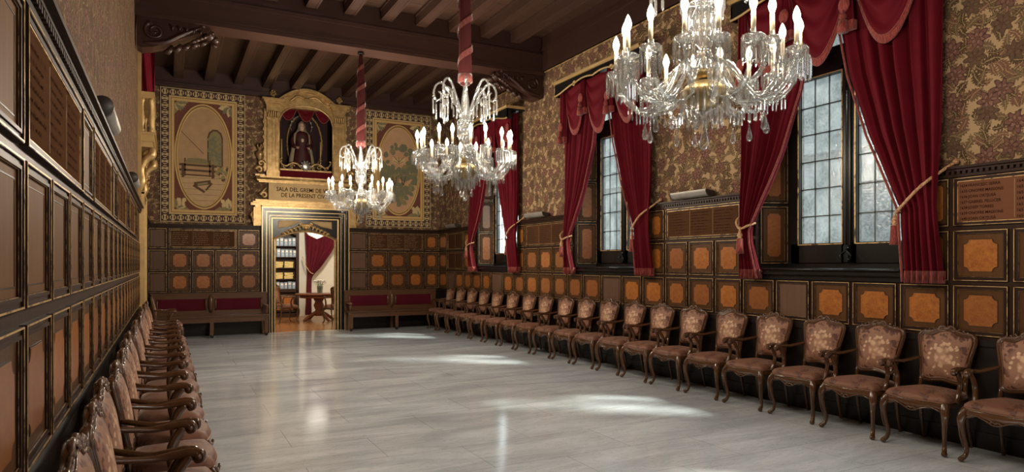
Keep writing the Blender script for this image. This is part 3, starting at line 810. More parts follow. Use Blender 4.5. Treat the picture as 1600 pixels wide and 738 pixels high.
    for s in (-1, 1):
        b.tube([P(s*p, q, .018) for p, q in ((.008,.462),(.030,.474),(.058,.468),(.074,.447),(.062,.430),(.045,.436),(.048,.450))], [.008,.011,.012,.012,.010,.008,.005], 7)
        b.tube([P(s*p, q, .016) for p, q in ((.075,.446),(.11,.430),(.15,.420),(.19,.420),(.222,.410),(.244,.385),(.240,.358),(.224,.362))], [.007,.010,.011,.012,.013,.012,.009,.005], 7)
        for p, q, a in ((.10,.430,.6),(.135,.420,.3),(.17,.416,-.2),(.21,.404,-.6),(.235,.372,-1.2)):
            b.tube([P(s*p, q, .022), P(s*(p+.018*math.cos(a)), q+.020+.012*math.sin(a), .024), P(s*(p+.034*math.cos(a)), q+.018*math.sin(a), .018)], [.004,.009,.003], 6)
    for k in range(-2, 3): b.tube([P(0, .436, .024), P(k*.010, .460-abs(k)*.002, .026), P(k*.017, .474-abs(k)*.005, .018)], [.004,.007,.004], 6)
    b.sphere(tuple(P(0,.440,.026)), .009, 8)
    D['crest'] = b.mesh('carved_crest', M['crest'])
    for me in D.values(): me.transform(Matrix.Diagonal((.93,1,1,1)))
    return D
CH = chair_meshes()
def make_chair(label, loc, rz, group=None):
    t = thing('armchair', label, 'armchair', loc, rz, group)
    for s in (-1, 1):
        put('leg', CH['front', s], t); put('leg', CH['rear', s], t); put('arm', CH['arm', s], t)
    put('seat_rail', CH['rail'], t)
    c = put('seat_cushion', CH['cushion'], t); put('gimp_braid', CH['braid'], c)
    f = put('back_frame', CH['bframe'], t); put('carved_crest', CH['crest'], f)['label'] = 'paler carving along the top'
    p = put('back_cushion', CH['bpad'], t); put('gimp_braid', CH['bbraid'], p)
    return t
G1, G2 = 'armchairs in the row under the windows', 'armchairs in the row along the wall without windows'
YR = [2.73, 3.37, 3.97, 4.58, 5.22, 5.85, 6.47, 7.08, 7.70, 8.33, 8.95, 9.57, 10.20, 10.85, 11.50, 12.16, 12.79, 13.44, 14.08, 14.68]
jr = random.Random(5)
proto = None
for k, y in enumerate(YR):
    n = len(YR)
    if k == 0: lab = 'rose damask armchair cut by the picture edge at the near end of the window row'
    elif k == n-1: lab = 'rose damask armchair ending the window row against the far bench'
    elif k < 10: lab = f'carved rose damask armchair in the window row, {ORD[k]} from its near end'
    else: lab = f'carved rose damask armchair in the window row, {ORD[n-1-k]} from its end at the bench'
    loc = (5.75+jr.uniform(-.012, .012), y+jr.uniform(-.008, .008), 0); rz = -PI/2+jr.uniform(-.012, .012)
    if proto is None: proto = make_chair(lab, loc, rz, G1)
    else: copy_tree(proto, loc, rz, lab, G1)
YLc = [2.46+.604*k for k in range(15)]
for k, y in enumerate(YLc):
    n = len(YLc)
    if k == 0: lab = 'rose damask armchair nearest the viewer in the row along the wall without windows'
    elif k < 9: lab = f'rose damask armchair along the wall without windows, {ORD[k]} from the near end'
    else: lab = f'rose damask armchair along the wall without windows, {ORD[n-1-k]} before the gap at the balcony door'
    copy_tree(proto, (-.02+jr.uniform(-.012, .012), y+jr.uniform(-.008, .008), 0), PI/2+jr.uniform(-.012, .012), lab, G2)
copy_tree(proto, (-.02, 13.62, 0), PI/2+.03, 'lone rose damask armchair beyond the balcony door, against the far bench', G2)
# ---------------------------------------------------------------- velvet curtains, swags and pelmets
def drape(b, yl, yr, zs, xb, folds, amp, m=0, nu=84, nv=40, seed=0, thick=.012):
    """hanging cloth: yl(v), yr(v) edges along the wall, zs = (top, bottom); xb(v) distance plane"""
    rnd = random.Random(seed); ph = [rnd.uniform(0, 6.28) for _ in range(4)]
    vs = []; 
    for side in (0, 1):
        for j in range(nv+1):
            v = j/nv; a, e = yl(v), yr(v); z = zs[0]+(zs[1]-zs[0])*v
            w = abs(e-a)
            for i in range(nu+1):
                u = i/nu
                f = math.sin(2*PI*folds*u+ph[0]+.7*math.sin(3*v+ph[1])) + .35*math.sin(2*PI*folds*2.3*u+ph[2]+v*2)
                am = amp(v)*(0.55+.45*math.sin(PI*u)**.5)
                vs.append((xb(v)-am*f - (0 if side == 0 else -thick), a+(e-a)*(u+.012*math.sin(2*PI*folds*u*2+ph[3])), z))
    W = nu+1; H = (nv+1)*W; fs = []
    for j in range(nv):
        for i in range(nu):
            k = j*W+i
            fs.append((k, k+1, k+W+1, k+W)); fs.append((H+k, H+k+W, H+k+W+1, H+k+1))
    for i in range(nu):
        fs.append((i, H+i, H+i+1, i+1)); k = nv*W+i; fs.append((k, k+1, H+k+1, H+k))
    for j in range(nv):
        k = j*W; fs.append((k, k+W, H+k+W, H+k)); k += nu; fs.append((k, H+k, H+k+W, k+W))
    b.add(vs, fs, m, True)
def interp(tab, v):
    for (a, x), (c, y) in zip(tab, tab[1:]):
        if v <= c: 
            t = (v-a)/(c-a); t = t*t*(3-2*t) if False else t
            return x+(y-x)*t
    return tab[-1][1]
def tassel(b, p, L=.20, r=.032, mc=0, mf=1):
    x, y, z = p
    b.sphere((x, y, z-.012), r*.45, 8, mc); b.lathe([(.004,0),(r*.55,-.02),(r*.8,-.05),(r*.5,-.075),(r*.9,-.085)], 12, (x,y,z-.01), mc)
    b.lathe([(r*.9,-.085),(r*1.05,-L*.7),(r*1.2,-L),(0.001,-L+.01)], 16, (x,y,z-.01), mf)
def rope(b, pts, r=.012, n=6, m=0):
    P = catmull(pts, n); b.tube(P, r, 6, m, tw=.5)
def swag(b, y0, y1, zt, drop, x, m=0, mf=1, seed=0, fr=.075):
    """a festoon hung between y0 and y1: catenary folds bulging into the room, fringed hem"""
    nu, nv = 32, 22; vs = []; W = nu+1
    def pt(u, v, off=0):
        sag = drop*(1-(2*u-1)**2)
        hem = sag*1.0; top = .10*sag*0
        z = zt - (.03+hem)*v - .02*(1-v)*0
        pinch = .10*v*(2*u-1)
        fold = .022*math.sin(v*PI*7 + .6*math.sin(u*9+seed))*(1-(2*u-1)**4)
        y = y0+(y1-y0)*u - (y1-y0)*pinch*.35*math.sin(PI*v)
        xx = x - .055*math.sin(PI*u)*math.sin(PI*min(v*1.1, 1))-fold + off
        return (xx, y, z)
    for side in (0, .012):
        for j in range(nv+1):
            for i in range(nu+1): vs.append(pt(i/nu, j/nv, side))
    H = (nv+1)*W; fs = []
    for j in range(nv):
        for i in range(nu):
            k = j*W+i; fs.append((k, k+1, k+W+1, k+W)); fs.append((H+k, H+k+W, H+k+W+1, H+k+1))
    b.add(vs, fs, m, True)
    f = []; 
    for j in range(2):
        for i in range(nu+1):
            p = pt(i/nu, 1); f.append((p[0]-.006, p[1], p[2]+.012-j*(fr)))
    f += [(p[0]+.016, p[1], p[2]) for p in f]
    N = 2*W; fs = []
    for i in range(nu): fs += [(i, i+1, W+i+1, W+i), (N+i, N+W+i, N+W+i+1, N+i+1), (W+i, W+i+1, N+W+i+1, N+W+i)]
    b.add(f, fs, mf, True)
    b.tube([(pt(i/nu, 1)[0]-.008, pt(i/nu, 1)[1], pt(i/nu, 1)[2]+.014) for i in range(nu+1)], .008, 6, mf)
XC = 5.93
for i, c in enumerate(WIN):
    wn = WN[i]
    near, far = c-1.19, c+1.06                      # outer edges of the pair
    ztop, zbot = 4.45, 1.385
    for side in ('far', 'near'):
        zt = 1.93 if side == 'far' else 2.02
        vt = (ztop-zt)/(ztop-zbot)
        if side == 'far':
            out = [(0, far), (vt, far-.01), (1, far)]
            inn = [(0, far-.98), (.15, far-.95), (.35, far-.82), (.55, far-.58), (vt-.06, far-.26), (vt, far-.17), (vt+.05, far-.17), (1, far-.25)]
        else:
            out = [(0, near), (vt, near+.03), (1, near-.01)]
            inn = [(0, near+1.02), (.15, near+1.0), (.35, near+.88), (.55, near+.68), (vt-.06, near+.42), (vt, near+.34), (vt+.05, near+.34), (1, near+.33)]
        t = thing('curtain', f'crimson velvet curtain at the {wn} window, gathered on the side {"farther from" if side == "far" else "closer to"} the viewer', 'curtain', (XC, (near if side == 'near' else far), zbot), 0, 'velvet window curtains')
        off = Vector((-XC, -(near if side == 'near' else far), -zbot)); TM = Matrix.Translation(off)
        amp = lambda v, vt=vt: .056*(1-.55*math.exp(-((v-vt)/.12)**2))
        yl = (lambda v, o=out: interp(o, v)); yr = (lambda v, o=inn: interp(o, v))
        xb = lambda v, vt=vt: XC+.02-.05*math.exp(-((v-vt)/.16)**2)
        b = MB(); b.T = TM
        drape(b, yl, yr, (ztop, zbot+.02), xb, 6, amp, 0, 96, 48, seed=i*2+(side == 'far'))
        b.build('drape', M['velvet'], t)
        f = MB(); f.T = TM                           # fringed hem
        rnd = random.Random(i*2+(side == 'far')); ph = [rnd.uniform(0, 6.28) for _ in range(4)]
        vs = []; nu = 96
        for j in range(2):
            z = (zbot+.10, zbot-.01)[j]
            for k in range(nu+1):
                u = k/nu; v = 1; a, e = yl(1), yr(1)
                fl = math.sin(2*PI*6*u+ph[0]+.7*math.sin(3+ph[1])) + .35*math.sin(2*PI*6*2.3*u+ph[2]+2)
                vs.append((xb(1)-amp(1)*fl*(.55+.45*math.sin(PI*u)**.5)-.010-.004*j, a+(e-a)*(u+.012*math.sin(2*PI*12*u+ph[3])), z))
        vs += [(p[0]+.034, p[1], p[2]) for p in vs]
        W = nu+1; N = 2*W; fs = []
        for k in range(nu): fs += [(k, k+1, W+k+1, W+k), (N+k, N+W+k, N+W+k+1, N+k+1), (W+k, W+k+1, N+W+k+1, N+W+k), (k, N+k, N+k+1, k+1)]
        f.add(vs, fs, 0, True); f.build('hem_fringe', M['fringe'], t)
        # braid along the inner edge
        g = MB(); g.T = TM
        g.tube([(xb(j/40)-.035, yr(j/40), ztop+(zbot-ztop)*j/40) for j in range(1, 41)], .011, 6)
        g.build('edge_braid', M['fringe'], t)
        # tieback cord with tassel
        g = MB(); g.T = TM
        yo = interp(out, vt); yi = interp(inn, vt); sg = -1 if side == 'near' else 1
        xf = xb(vt)-.055
        if side == 'near':
            rope(g, [(XR-.03, near-.06, 2.43), (XR-.10, near+.02, 2.36), (xf-.02, near+.12, 2.22), (xf-.03, near+.27, zt+.05), (xf+.02, yi+.02, zt-.01), (xf+.10, yi, zt+.01)], .014)
            g.sphere((XR-.04, near-.06, 2.43), .025, 10); tp = (xf+.05, yi+.05, zt-.03)
        else:
            rope(g, [(XR-.03, far+.02, 2.16), (xf, far-.01, 2.05), (xf-.03, far-.08, zt+.02), (xf-.01, yi-.02, zt+.05), (xf+.10, yi-.02, zt+.08)], .014)
            g.sphere((XR-.04, far+.03, 2.17), .025, 10); tp = (xf-.045, far-.10, zt+.0)
        tassel(g, tp, .26, .038, 0, 1)
        rope(g, [(tp[0]+.01, tp[1], tp[2]+.04), tp], .010, 4)
        g.build('tieback_cord', [M['cord'], M['fringe']], t)
    # pelmet
    t = thing('pelmet', f'black and gilt pelmet box over the {wn} window curtains', 'pelmet', (XR, c, 4.47), 0, 'window pelmets')
    y0, y1 = near-c-.02, far-c-.06; xf = 5.67-XR; TZ = Matrix.Translation((0,0,0))
    b = MB(); b.box(xf+.03, -.001, y0, y1, 0, .05)
    for yy in (y0, y1-.02): b.box(xf+.03, xf+.12, yy, yy+.02, -.17, 0)
    b.build('pelmet_box', M['black'], t)
    g = MB(); g.box(xf, -.001, y0-.03, y1+.03, .05, .08); g.box(xf+.012, -.001, y0-.02, y1+.02, .032, .052); g.tube([(xf+.01, y0-.03, .062), (xf+.01, y1+.03, .062)], .014, 8)
    g.build('gilt_cornice', M['goldf'], t)
    g = MB(); L = y1-y0; pts = []
    for k in range(41):
        u = k/40; q = abs(u-.5)*2
        z = -.155+.085*(1-math.cos(min(1, (1-q)/.55)*PI))/2 + (.03*math.sin((.45-q)/.45*PI) if q < .45 else 0)
        pts.append((xf+.025, y0+L*u, z))
    g.tube(pts, .014, 8)
    for u in (.275, .725):
        yy = y0+L*u; sg = 1 if u < .5 else -1
        g.tube([(xf+.015, yy+sg*(.05*math.cos(a))*(1-a/9), -.085+.045*math.sin(a)*(1-a/9)) for a in [x*.35 for x in range(20)]], [.016,.012,.008], 7)
    pn = [(p[1], p[2]) for p in pts] + [(y1, 0), (y0, 0)]
    g.build('gilt_scroll_edge', M['goldf'], t)
    p = MB(); p.T = Matrix.Translation((xf+.03, 0, 0)) @ Matrix.Rotation(-PI/2, 4, 'Z')
    p.plate([(-a, z) for a, z in pn], 0, .02); p.build('pelmet_panel', M['black'], t)
    # festoons
    t = thing('curtain_swag', f'festooned crimson velvet valance with red fringe over the {wn} window', 'valance', (XC, c, 3.6), 0, 'festooned valances')
    ys = [near+.07, near+.80, near+1.50, far-.15]; TM = Matrix.Translation((-XC, -c, -3.6))
    drops = [.78, .80, .72]
    for k in range(3):
        b = MB(); b.T = TM; swag(b, ys[k], ys[k+1], 4.44, drops[k], 5.84, 0, 1, seed=i*3+k); b.build('festoon', [M['velvet'], M['fringe']], t)
    for k, y in enumerate(ys):
        b = MB(); b.T = TM
        w = .085; zt, zb = 4.44, (3.98, 3.86, 3.98, 3.62)[k]
        drape(b, lambda v, y=y: y-w*(.5+.5*v), lambda v, y=y: y+w*(.5+.5*v), (zt, zb), lambda v: 5.79, 2.4, lambda v: .022, 0, 24, 10, seed=k+9*i)
        b.box(5.76, 5.825, y-w, y+w, zb-.075, zb+.012, 1)
        b.sphere((5.75, y, zb+.17), (.02,.062,.075), 12, 1); tassel(b, (5.735, y, zb+.11), .20, .042, 1, 1)
        b.build('jabot_tail', [M['velvet'], M['fringe']], t)
# ---------------------------------------------------------------- crystal chandeliers
def prism_ring(b, c, r, n, z0, L, w=.008, a0=0.0, m=0, rnd=None):
    for k in range(n):
        a = a0+2*PI*k/n; l = L*(rnd.uniform(.85, 1.1) if rnd else 1)
        x, y = c[0]+r*math.cos(a), c[1]+r*math.sin(a); z = c[2]+z0
        b.sphere((x, y, z-.008), .006, 5, m, 4)
        b.tube([(x,y,z-.016),(x,y,z-.022),(x,y,z-.02-l*.88),(x,y,z-.02-l)], [.002, w, w*1.05, .002], 5, m, sm=False)
def drop(b, p, L=.09, r=.016, m=0):
    x, y, z = p
    for k in range(3): b.sphere((x, y, z-.012-k*.022), .008, 6, m, 4)
    b.lathe([(.002,-.07),(r*.35,-.075-L*.2),(r*.8,-.07-L*.6),(r,-.07-L*.8),(r*.6,-.07-L*.96),(.001,-.07-L)], 8, p, m)
def chandelier_meshes():
    D = {}; rnd = random.Random(3)
    # all heights measured from z = 2.20, the tip of the finial
    b = MB()                                             # turned glass shaft
    b.lathe([(.012,1.27),(.03,1.23),(.022,1.16),(.035,1.10),(.045,1.0),(.05,.92),(.045,.86),(.08,.845),(.085,.83),(.04,.825),(.06,.79),(.075,.74),(.078,.68),(.06,.62),(.03,.585),(.045,.56),(.05,.53),(.028,.50),(.022,.47),(.045,.45),(.05,.43),(.03,.40)], 16, (0,0,0))
    prism_ring(b, (0,0,0), .082, 14, .83, .16, .006, 0, 0, rnd)
    D['column'] = b.mesh('column', M['crystal'])
    b = MB(); b.lathe([(.03,.40),(.075,.385),(.115,.355),(.122,.33),(.11,.285),(.075,.245),(.03,.225)], 20, (0,0,0)); b.lathe([(.05,.46),(.06,.44),(.05,.41)], 12)
    D['bowl'] = b.mesh('bowl', M['brass'])
    b = MB(); prism_ring(b, (0,0,0), .13, 22, .355, .16, .008, 0, 0, rnd); prism_ring(b, (0,0,0), .10, 16, .25, .10, .007, .1, 0, rnd)
    b.lathe([(.03,.25),(.06,.235),(.065,.22),(.03,.21),(.02,.19),(.014,.16),(.016,.11),(.028,.055),(.034,.03),(.022,.008),(.004,0)], 12); prism_ring(b, (0,0,0), .05, 8, .225, .07, .004, .2, 0, rnd) 
    D['finial'] = b.mesh('finial', M['crystal2'])
    b = MB()                                             # a swan-neck crown arm
    pts = [(.035,0,.82),(.06,0,.92),(.12,0,1.04),(.19,0,1.17),(.245,0,1.225),(.30,0,1.20),(.325,0,1.12),(.30,0,1.05),(.255,0,1.06),(.25,0,1.11),(.275,0,1.135)]
    b.tube(catmull(pts, 5), [.013,.013,.012,.012,.011,.010,.008], 7, tw=.35)
    for (x, z, l) in ((.12,1.02,.11),(.19,1.15,.12),(.255,1.05,.15),(.30,1.04,.16),(.33,1.10,.16)):
        b.sphere((x,0,z-.012), .008, 6, 0, 4); b.tube([(x,0,z-.03),(x,0,z-.04),(x,0,z-.03-l),(x,0,z-.045-l)], [.003,.009,.010,.002], 5, sm=False)
    D['crown'] = b.mesh('crown_arm', M['crystal'])
    for v, R in ((0, .505), (1, .455)):                  # arms, twisted glass: longer and shorter ones alternate
        zt = .45 if v == 0 else .475; lo = .255 if v == 0 else .33
        b = MB()
        pts = [(.05,0,.44),(.11,0,.50),(.17,0,.45),(R*.50,0,lo+.06),(R*.64,0,lo),(R*.80,0,lo+.015),(R*.93,0,lo+.09),(R,0,zt-.02)]
        b.tube(catmull(pts, 5), [.013,.014,.015,.015,.012], 7, tw=.45)
        if v == 0: b.tube(catmull([(.10,0,.33),(.19,0,.26),(R*.58,0,lo-.012),(R*.74,0,lo+.002)], 4), .007, 6, tw=.4)
        for k in range(4): prism_ring(b, (R*(.56+.09*k),0,0), .010, 2, lo+.012*abs(k-1.2), .055, .005, .3, 0, rnd)
        D['arm', v] = b.mesh('arm', M['crystal'])
        b = MB(); drop(b, (R*.66,.01,lo-.01), .10 if v == 0 else .07, .020 if v == 0 else .013)
        D['drops', v] = b.mesh('pear_drop', M['crystal2'])
        b = MB()
        b.lathe([(.010,zt-.02),(.018,zt-.008),(.042,zt+.012),(.056,zt+.036),(.053,zt+.040),(.040,zt+.018),(.016,zt+.010)], 16, (R,0,0))
        b.lathe([(.012,zt+.01),(.02,zt+.025),(.022,zt+.04),(.015,zt+.046),(.017,zt+.07)], 8, (R,0,0))
        D['tray', v] = b.mesh('drip_tray', M['crystal'])
        b = MB(); prism_ring(b, (R,0,0), .055, 13, zt+.036, .115, .007, 0, 0, rnd); prism_ring(b, (R,0,0), .028, 6, zt+.005, .085, .006, .2, 0, rnd)
        D['fringe', v] = b.mesh('prism_fringe', M['crystal2'])
        b = MB(); b.lathe([(.0125,zt+.06),(.0125,zt+.165)], 10, (R,0,0)); D['candle', v] = b.mesh('candle', M['candle'])
        b = MB(); z = zt+.165
        b.lathe([(.010,z),(.013,z+.008),(.0195,z+.03),(.0205,z+.042),(.016,z+.062),(.008,z+.082),(.001,z+.094)], 10, (R,0,0)); D['bulb', v] = b.mesh('bulb', M['bulb'])
    return D
M['sfringe'] = fringe('dull_red_braid', (.07,.012,.010), (.17,.035,.026))
CD = chandelier_meshes()
POINTW = 15.0
def chandelier(loc, label, phi, ztop, hook, power=15.0):
    t = thing('chandelier', label, 'chandelier', (loc[0], loc[1], 2.20), phi, 'crystal chandeliers down the middle of the hall')
    for k in ('column', 'bowl', 'finial'): put(k, CD[k], t)
    for k in range(8): put('crown_arm', CD['crown'], t, None, 2*PI*k/8+.2)
    for k in range(18):
        v = 1 if k % 3 == 1 else 0
        a = put('arm', CD['arm', v], t, None, 2*PI*k/18)
        put('drip_tray', CD['tray', v], a); put('prism_fringe', CD['fringe', v], a); put('pear_drop', CD['drops', v], a)
        put('candle', CD['candle', v], a); put('bulb', CD['bulb', v], a)
    for k in range(6):
        L = bpy.data.lights.new('candle_cluster_light', 'POINT'); L.energy = power; L.color = (1,.87,.70); L.shadow_soft_size = .05
        ob = bpy.data.objects.new('candle_cluster_light', L); COL.objects.link(ob)
        q = phi+2*PI*(k+.5)/6; ob.location = (loc[0]+.60*math.cos(q), loc[1]+.60*math.sin(q), 2.20+.98)
    b = MB(); H = ztop-2.20                              # velvet sleeve over the chain, spiral fringe
    b.lathe([(.02,1.20),(.05,1.21),(.064,1.25),(.070,1.36),(.064,1.55),(.060,1.8),(.058,H-.35 if H > 2.7 else H-.3),(.03,H-.06),(.02,H)], 16)
    b.build('velvet_sleeve', M['sleeve'], t)
    f = MB(); n = 90; turns = (H-1.45)/.34; vs = []
    for k in range(n+1):
        a = 2*PI*turns*k/n; z = 1.29+(H-.22-1.29)*k/n; r = .074 if z < H-.4 else .060
        vs += [(r*math.cos(a), r*math.sin(a), z+.045), ((r+.006)*math.cos(a), (r+.006)*math.sin(a), z-.025)]
    f.add(vs, [(2*k, 2*k+1, 2*k+3, 2*k+2) for k in range(n)], 0, True)
    f.lathe([(.068,1.23),(.080,1.24),(.074,1.32),(.066,1.32)], 16)
    f.build('spiral_fringe', M['sfringe'], t)
    if hook:
        h = MB(); h.lathe([(.05,H-.03),(.058,H-.02),(.05,H-.01)], 12); h.tube(catmull([(0,0,H-.02),(.03,0,H+.02),(0,0,H+.045)], 4), .006, 6)
        h.build('ceiling_hook', M['iron'], t)
    return t
chandelier((2.73, 2.87), 'nearest crystal chandelier with lit candle bulbs, its crown cut by the picture top', .25, ZJ, False)
chandelier((2.75, 6.36), 'middle crystal chandelier under a long red velvet sleeve', .22, ZJ, False)
chandelier((2.76, 10.60), 'farthest crystal chandelier hanging from the crossbeam before the gilded shrine', .30, 4.945, True, 30.0)
chandelier((2.74, -1.15), 'unseen crystal chandelier added behind the viewer to lighten the hall', .3, ZJ, False, 6.5)  # unseen extra chandelier, put in for fill light from behind
# ---------------------------------------------------------------- far wall: doorway, shrine, tapestries
def F(b): b.T = Matrix.Translation((0, YE, 0)); return b      # local y = distance behind the far wall face (negative = into the hall)
r = structure(thing('door_1', None, None, (0, 0, 0)), 'black and gilt moulded doorway open to the next room', 'doorway')
def portal(b, x0, x1, zt, w, y0, y1, m=0):
    """jambs and head of a rectangular surround; x0,x1 outer"""
    b.box(x0, x0+w, y0, y1, 0, zt, m); b.box(x1-w, x1, y0, y1, 0, zt, m); b.box(x0+w, x1-w, y0, y1, zt-w, zt, m)
b = F(MB())
portal(b, 1.85, 3.77, 2.80, .05, -.14, 0); portal(b, 1.90, 3.72, 2.75, .035, -.105, 0); portal(b, 1.935, 3.685, 2.715, .05, -.125, 0)
portal(b, 1.985, 3.635, 2.665, .03, -.08, .10); portal(b, 2.015, 3.605, 2.635, .05, -.05, .28)
portal(b, 2.06, 3.56, 2.59, .03, .0, .28)
b.build('door_frame', M['black'], r)
b = F(MB())
portal(b, 1.845, 3.775, 2.805, .016, -.15, -.13); portal(b, 1.938, 3.682, 2.712, .014, -.132, -.12); portal(b, 2.012, 3.608, 2.638, .012, -.062, -.04)
portal(b, 2.062, 3.558, 2.588, .026, -.006, .03)
b.build('gilt_bead', M['giltd'], r)
# inner arched transom with two gilt panels
X0, X1 = 2.09, 3.53; XM = (X0+X1)/2
def arch(u):                                            # lower edge of the transom, u in -1..1
    a = abs(u)
    return 2.06+.04*(1-a)+ .17*(1-a**2.2) if a < .93 else 2.06+.043*(1-(a-.93)/.07)
b = F(MB()); low = [(X0+(X1-X0)*k/48, arch(-1+2*k/48)) for k in range(49)]
b.plate([(X0,2.57)]+low+[(X1,2.57)], .02, .10)
for s in (0, 1): b.box(X0-.02 if s == 0 else X1-.05, X0+.05 if s == 0 else X1+.02, .02, .10, 0, 2.12)
b.build('arched_transom', M['black'], r)
b = F(MB())
b.tube([(x, .012, z+.012) for x, z in low], .020, 8); b.tube([(x, .006, z+.045) for x, z in low], .008, 6)
for s in (0, 1):
    x = X0+.05 if s == 0 else X1-.05; b.box(x-.02, x+.02, .0, .03, 0, 2.09)
b.build('gilt_arch', M['gold'], r)
for s in (-1, 1):
    b = F(MB())
    P = [(.13,2.515),(.60,2.515),(.56,2.49),(.48,2.455),(.40,2.415),(.32,2.39),(.22,2.375),(.13,2.355)]
    P = [(XM-s*(.72-x), z) for x, z in P]
    b.plate(P, .008, .02, 0); 
    b.tube([(x, .006, z) for x, z in P], .008, 6, 1, closed=True)
    b.build('gilt_panel', [M['goldf'], M['gold']], r)
b = F(MB())                                             # carved acanthus crest
for s in (-1, 1):
    for k, (x, z, q) in enumerate(((.06,2.37,.10),(.14,2.345,.085),(.22,2.315,.07),(.30,2.285,.06),(.38,2.25,.05),(.45,2.215,.04))):
        b.tube(catmull([(XM+s*x,-.01,z-.03),(XM+s*(x+.03),-.03,z+q*.5),(XM+s*(x+.07),-.02,z+q*.35),(XM+s*(x+.075),-.02,z)], 4), [.012,.026,.018,.006], 7)
    b.tube([(XM+s*(.10+.045*math.cos(a)*(1-a/10)), -.025, 2.43+.045*math.sin(a)*(1-a/10)) for a in [i*.4 for i in range(18)]], [.018,.012,.008], 6)
for k in range(-3, 4): b.tube([(XM+k*.012,-.02,2.35),(XM+k*.030,-.04,2.43),(XM+k*.042,-.03,2.475-abs(k)*.008)], [.010,.022,.008], 6)
b.sphere((XM,-.03,2.37), (.05,.03,.04), 10)
b.v = [(p[0], p[1]-.035, p[2]) for p in b.v]; b.build('carved_crest', M['giltd'], r)
# gilded surround above the panelling
t = thing('shrine', 'tall gilded baroque shrine over the doorway with arched niche and finials', 'shrine', (0, YE, 2.4))
Z = Matrix.Translation((0, 0, -2.4))
def G(): b = MB(); b.T = Z; return b
b = G()
for s, x0, x1 in ((0,1.68,1.86),(1,3.77,3.95)): b.box(x0, x1, -.10, -.001, 2.39, 2.90); b.box(x0+.03, x1-.03, -.115, -.10, 2.43, 2.86); 
b.box(1.62, 4.00, -.12, -.001, 2.84, 2.90); b.box(1.68, 3.95, -.10, -.001, 2.80, 2.845); b.box(1.86, 3.77, -.08, -.001, 2.80, 2.86)
b.box(1.66, 3.97, -.14, -.001, 2.895, 2.93); b.box(1.72, 3.92, -.10, -.001, 2.93, 2.975)
for x in (1.66, 3.97): b.tube(catmull([(x,-.1,2.70),(x+(.03 if x > 2 else -.03),-.1,2.62),(x,-.1,2.56),(x,-.1,2.45)], 4), [.02,.035,.025,.015], 7)
b.build('door_surround', M['gold'], t)
b = G(); b.box(2.0, 3.68, -.11, -.001, 2.975, 3.335, 0)
for a in ((1.99,3.69,3.30,3.345),(1.99,3.69,2.965,3.0)): b.box(a[0], a[1], -.13, -.001, a[2], a[3], 0)
for x in (1.99, 3.66): b.box(x, x+.03, -.13, -.001, 3.0, 3.30, 0)
ip = b.build('inscription_panel', M['goldf'], t)
b = G(); text_geo(b, 'SALA DEL GREMI DE VELERS', .128, 2.84, 3.175, -.1125, 0, 'CENTER', sx=.86); text_geo(b, 'DE LA PRESENT CIVTAT', .128, 2.84, 3.045, -.1125, 0, 'CENTER', sx=.86)
b.build('lettering', M['boardd'], ip)
for s in (-1, 1):                                       # scroll volutes beside the inscription and the niche
    b = G(); x = 2.84+s*.94
    b.tube([(x-s*.0+s*(.075*math.cos(a)*(1-a/9)), -.07, 3.07+.075*math.sin(a)*(1-a/9)) for a in [i*.35 for i in range(22)]], [.030,.022,.012], 7, sy=1.6)
    b.tube(catmull([(x+s*.06,-.07,3.06),(x+s*.02,-.07,3.16),(x-s*.06,-.07,3.25)], 4), [.03,.028,.02], 7)
    b.build('scroll_volute', M['gold'], t)
    b = G(); x = 2.81+s*1.0
    b.box(x-.10, x+.10, -.14, -.001, 3.49, 3.53); 
    b.tube([(x+s*.01+s*.07*math.cos(a)*(1-a/9), -.08, 3.63+.08*math.sin(a)*(1-a/9)) for a in [i*.35 for i in range(22)]], [.032,.024,.012], 7, sy=1.6)
    b.tube([(x-s*.03+.06*math.cos(a)*(1-a/9), -.08, 3.78+.06*math.sin(a)*(1-a/9)) for a in [i*.35 for i in range(22)]], [.026,.02,.010], 7, sy=1.6)
    b.lathe([(.03,3.84),(.05,3.88),(.085,3.95),(.09,4.0),(.05,4.04),(.03,4.06),(.055,4.10),(.02,4.14)], 12, (x,-.08,0))
    for k in range(5): a = k*1.26; b.tube([(x+.03*math.cos(a),-.08+.03*math.sin(a),4.10),(x+.07*math.cos(a),-.08+.07*math.sin(a),4.16),(x+.05*math.cos(a),-.08+.05*math.sin(a),4.22)], [.01,.02,.004], 5)
    b.build('side_urn', M['gold'], t)
b = G()                                                 # ledge under the niche
for a in ((1.78,3.84,-.19,3.345,3.375),(1.74,3.88,-.23,3.375,3.40),(1.72,3.90,-.25,3.40,3.45),(1.80,3.82,-.20,3.45,3.49)): b.box(a[0], a[1], a[2], -.001, a[3], a[4])
b.tube([(1.72,-.25,3.425),(3.90,-.25,3.425)], .022, 8); b.build('ledge', M['gold'], t)
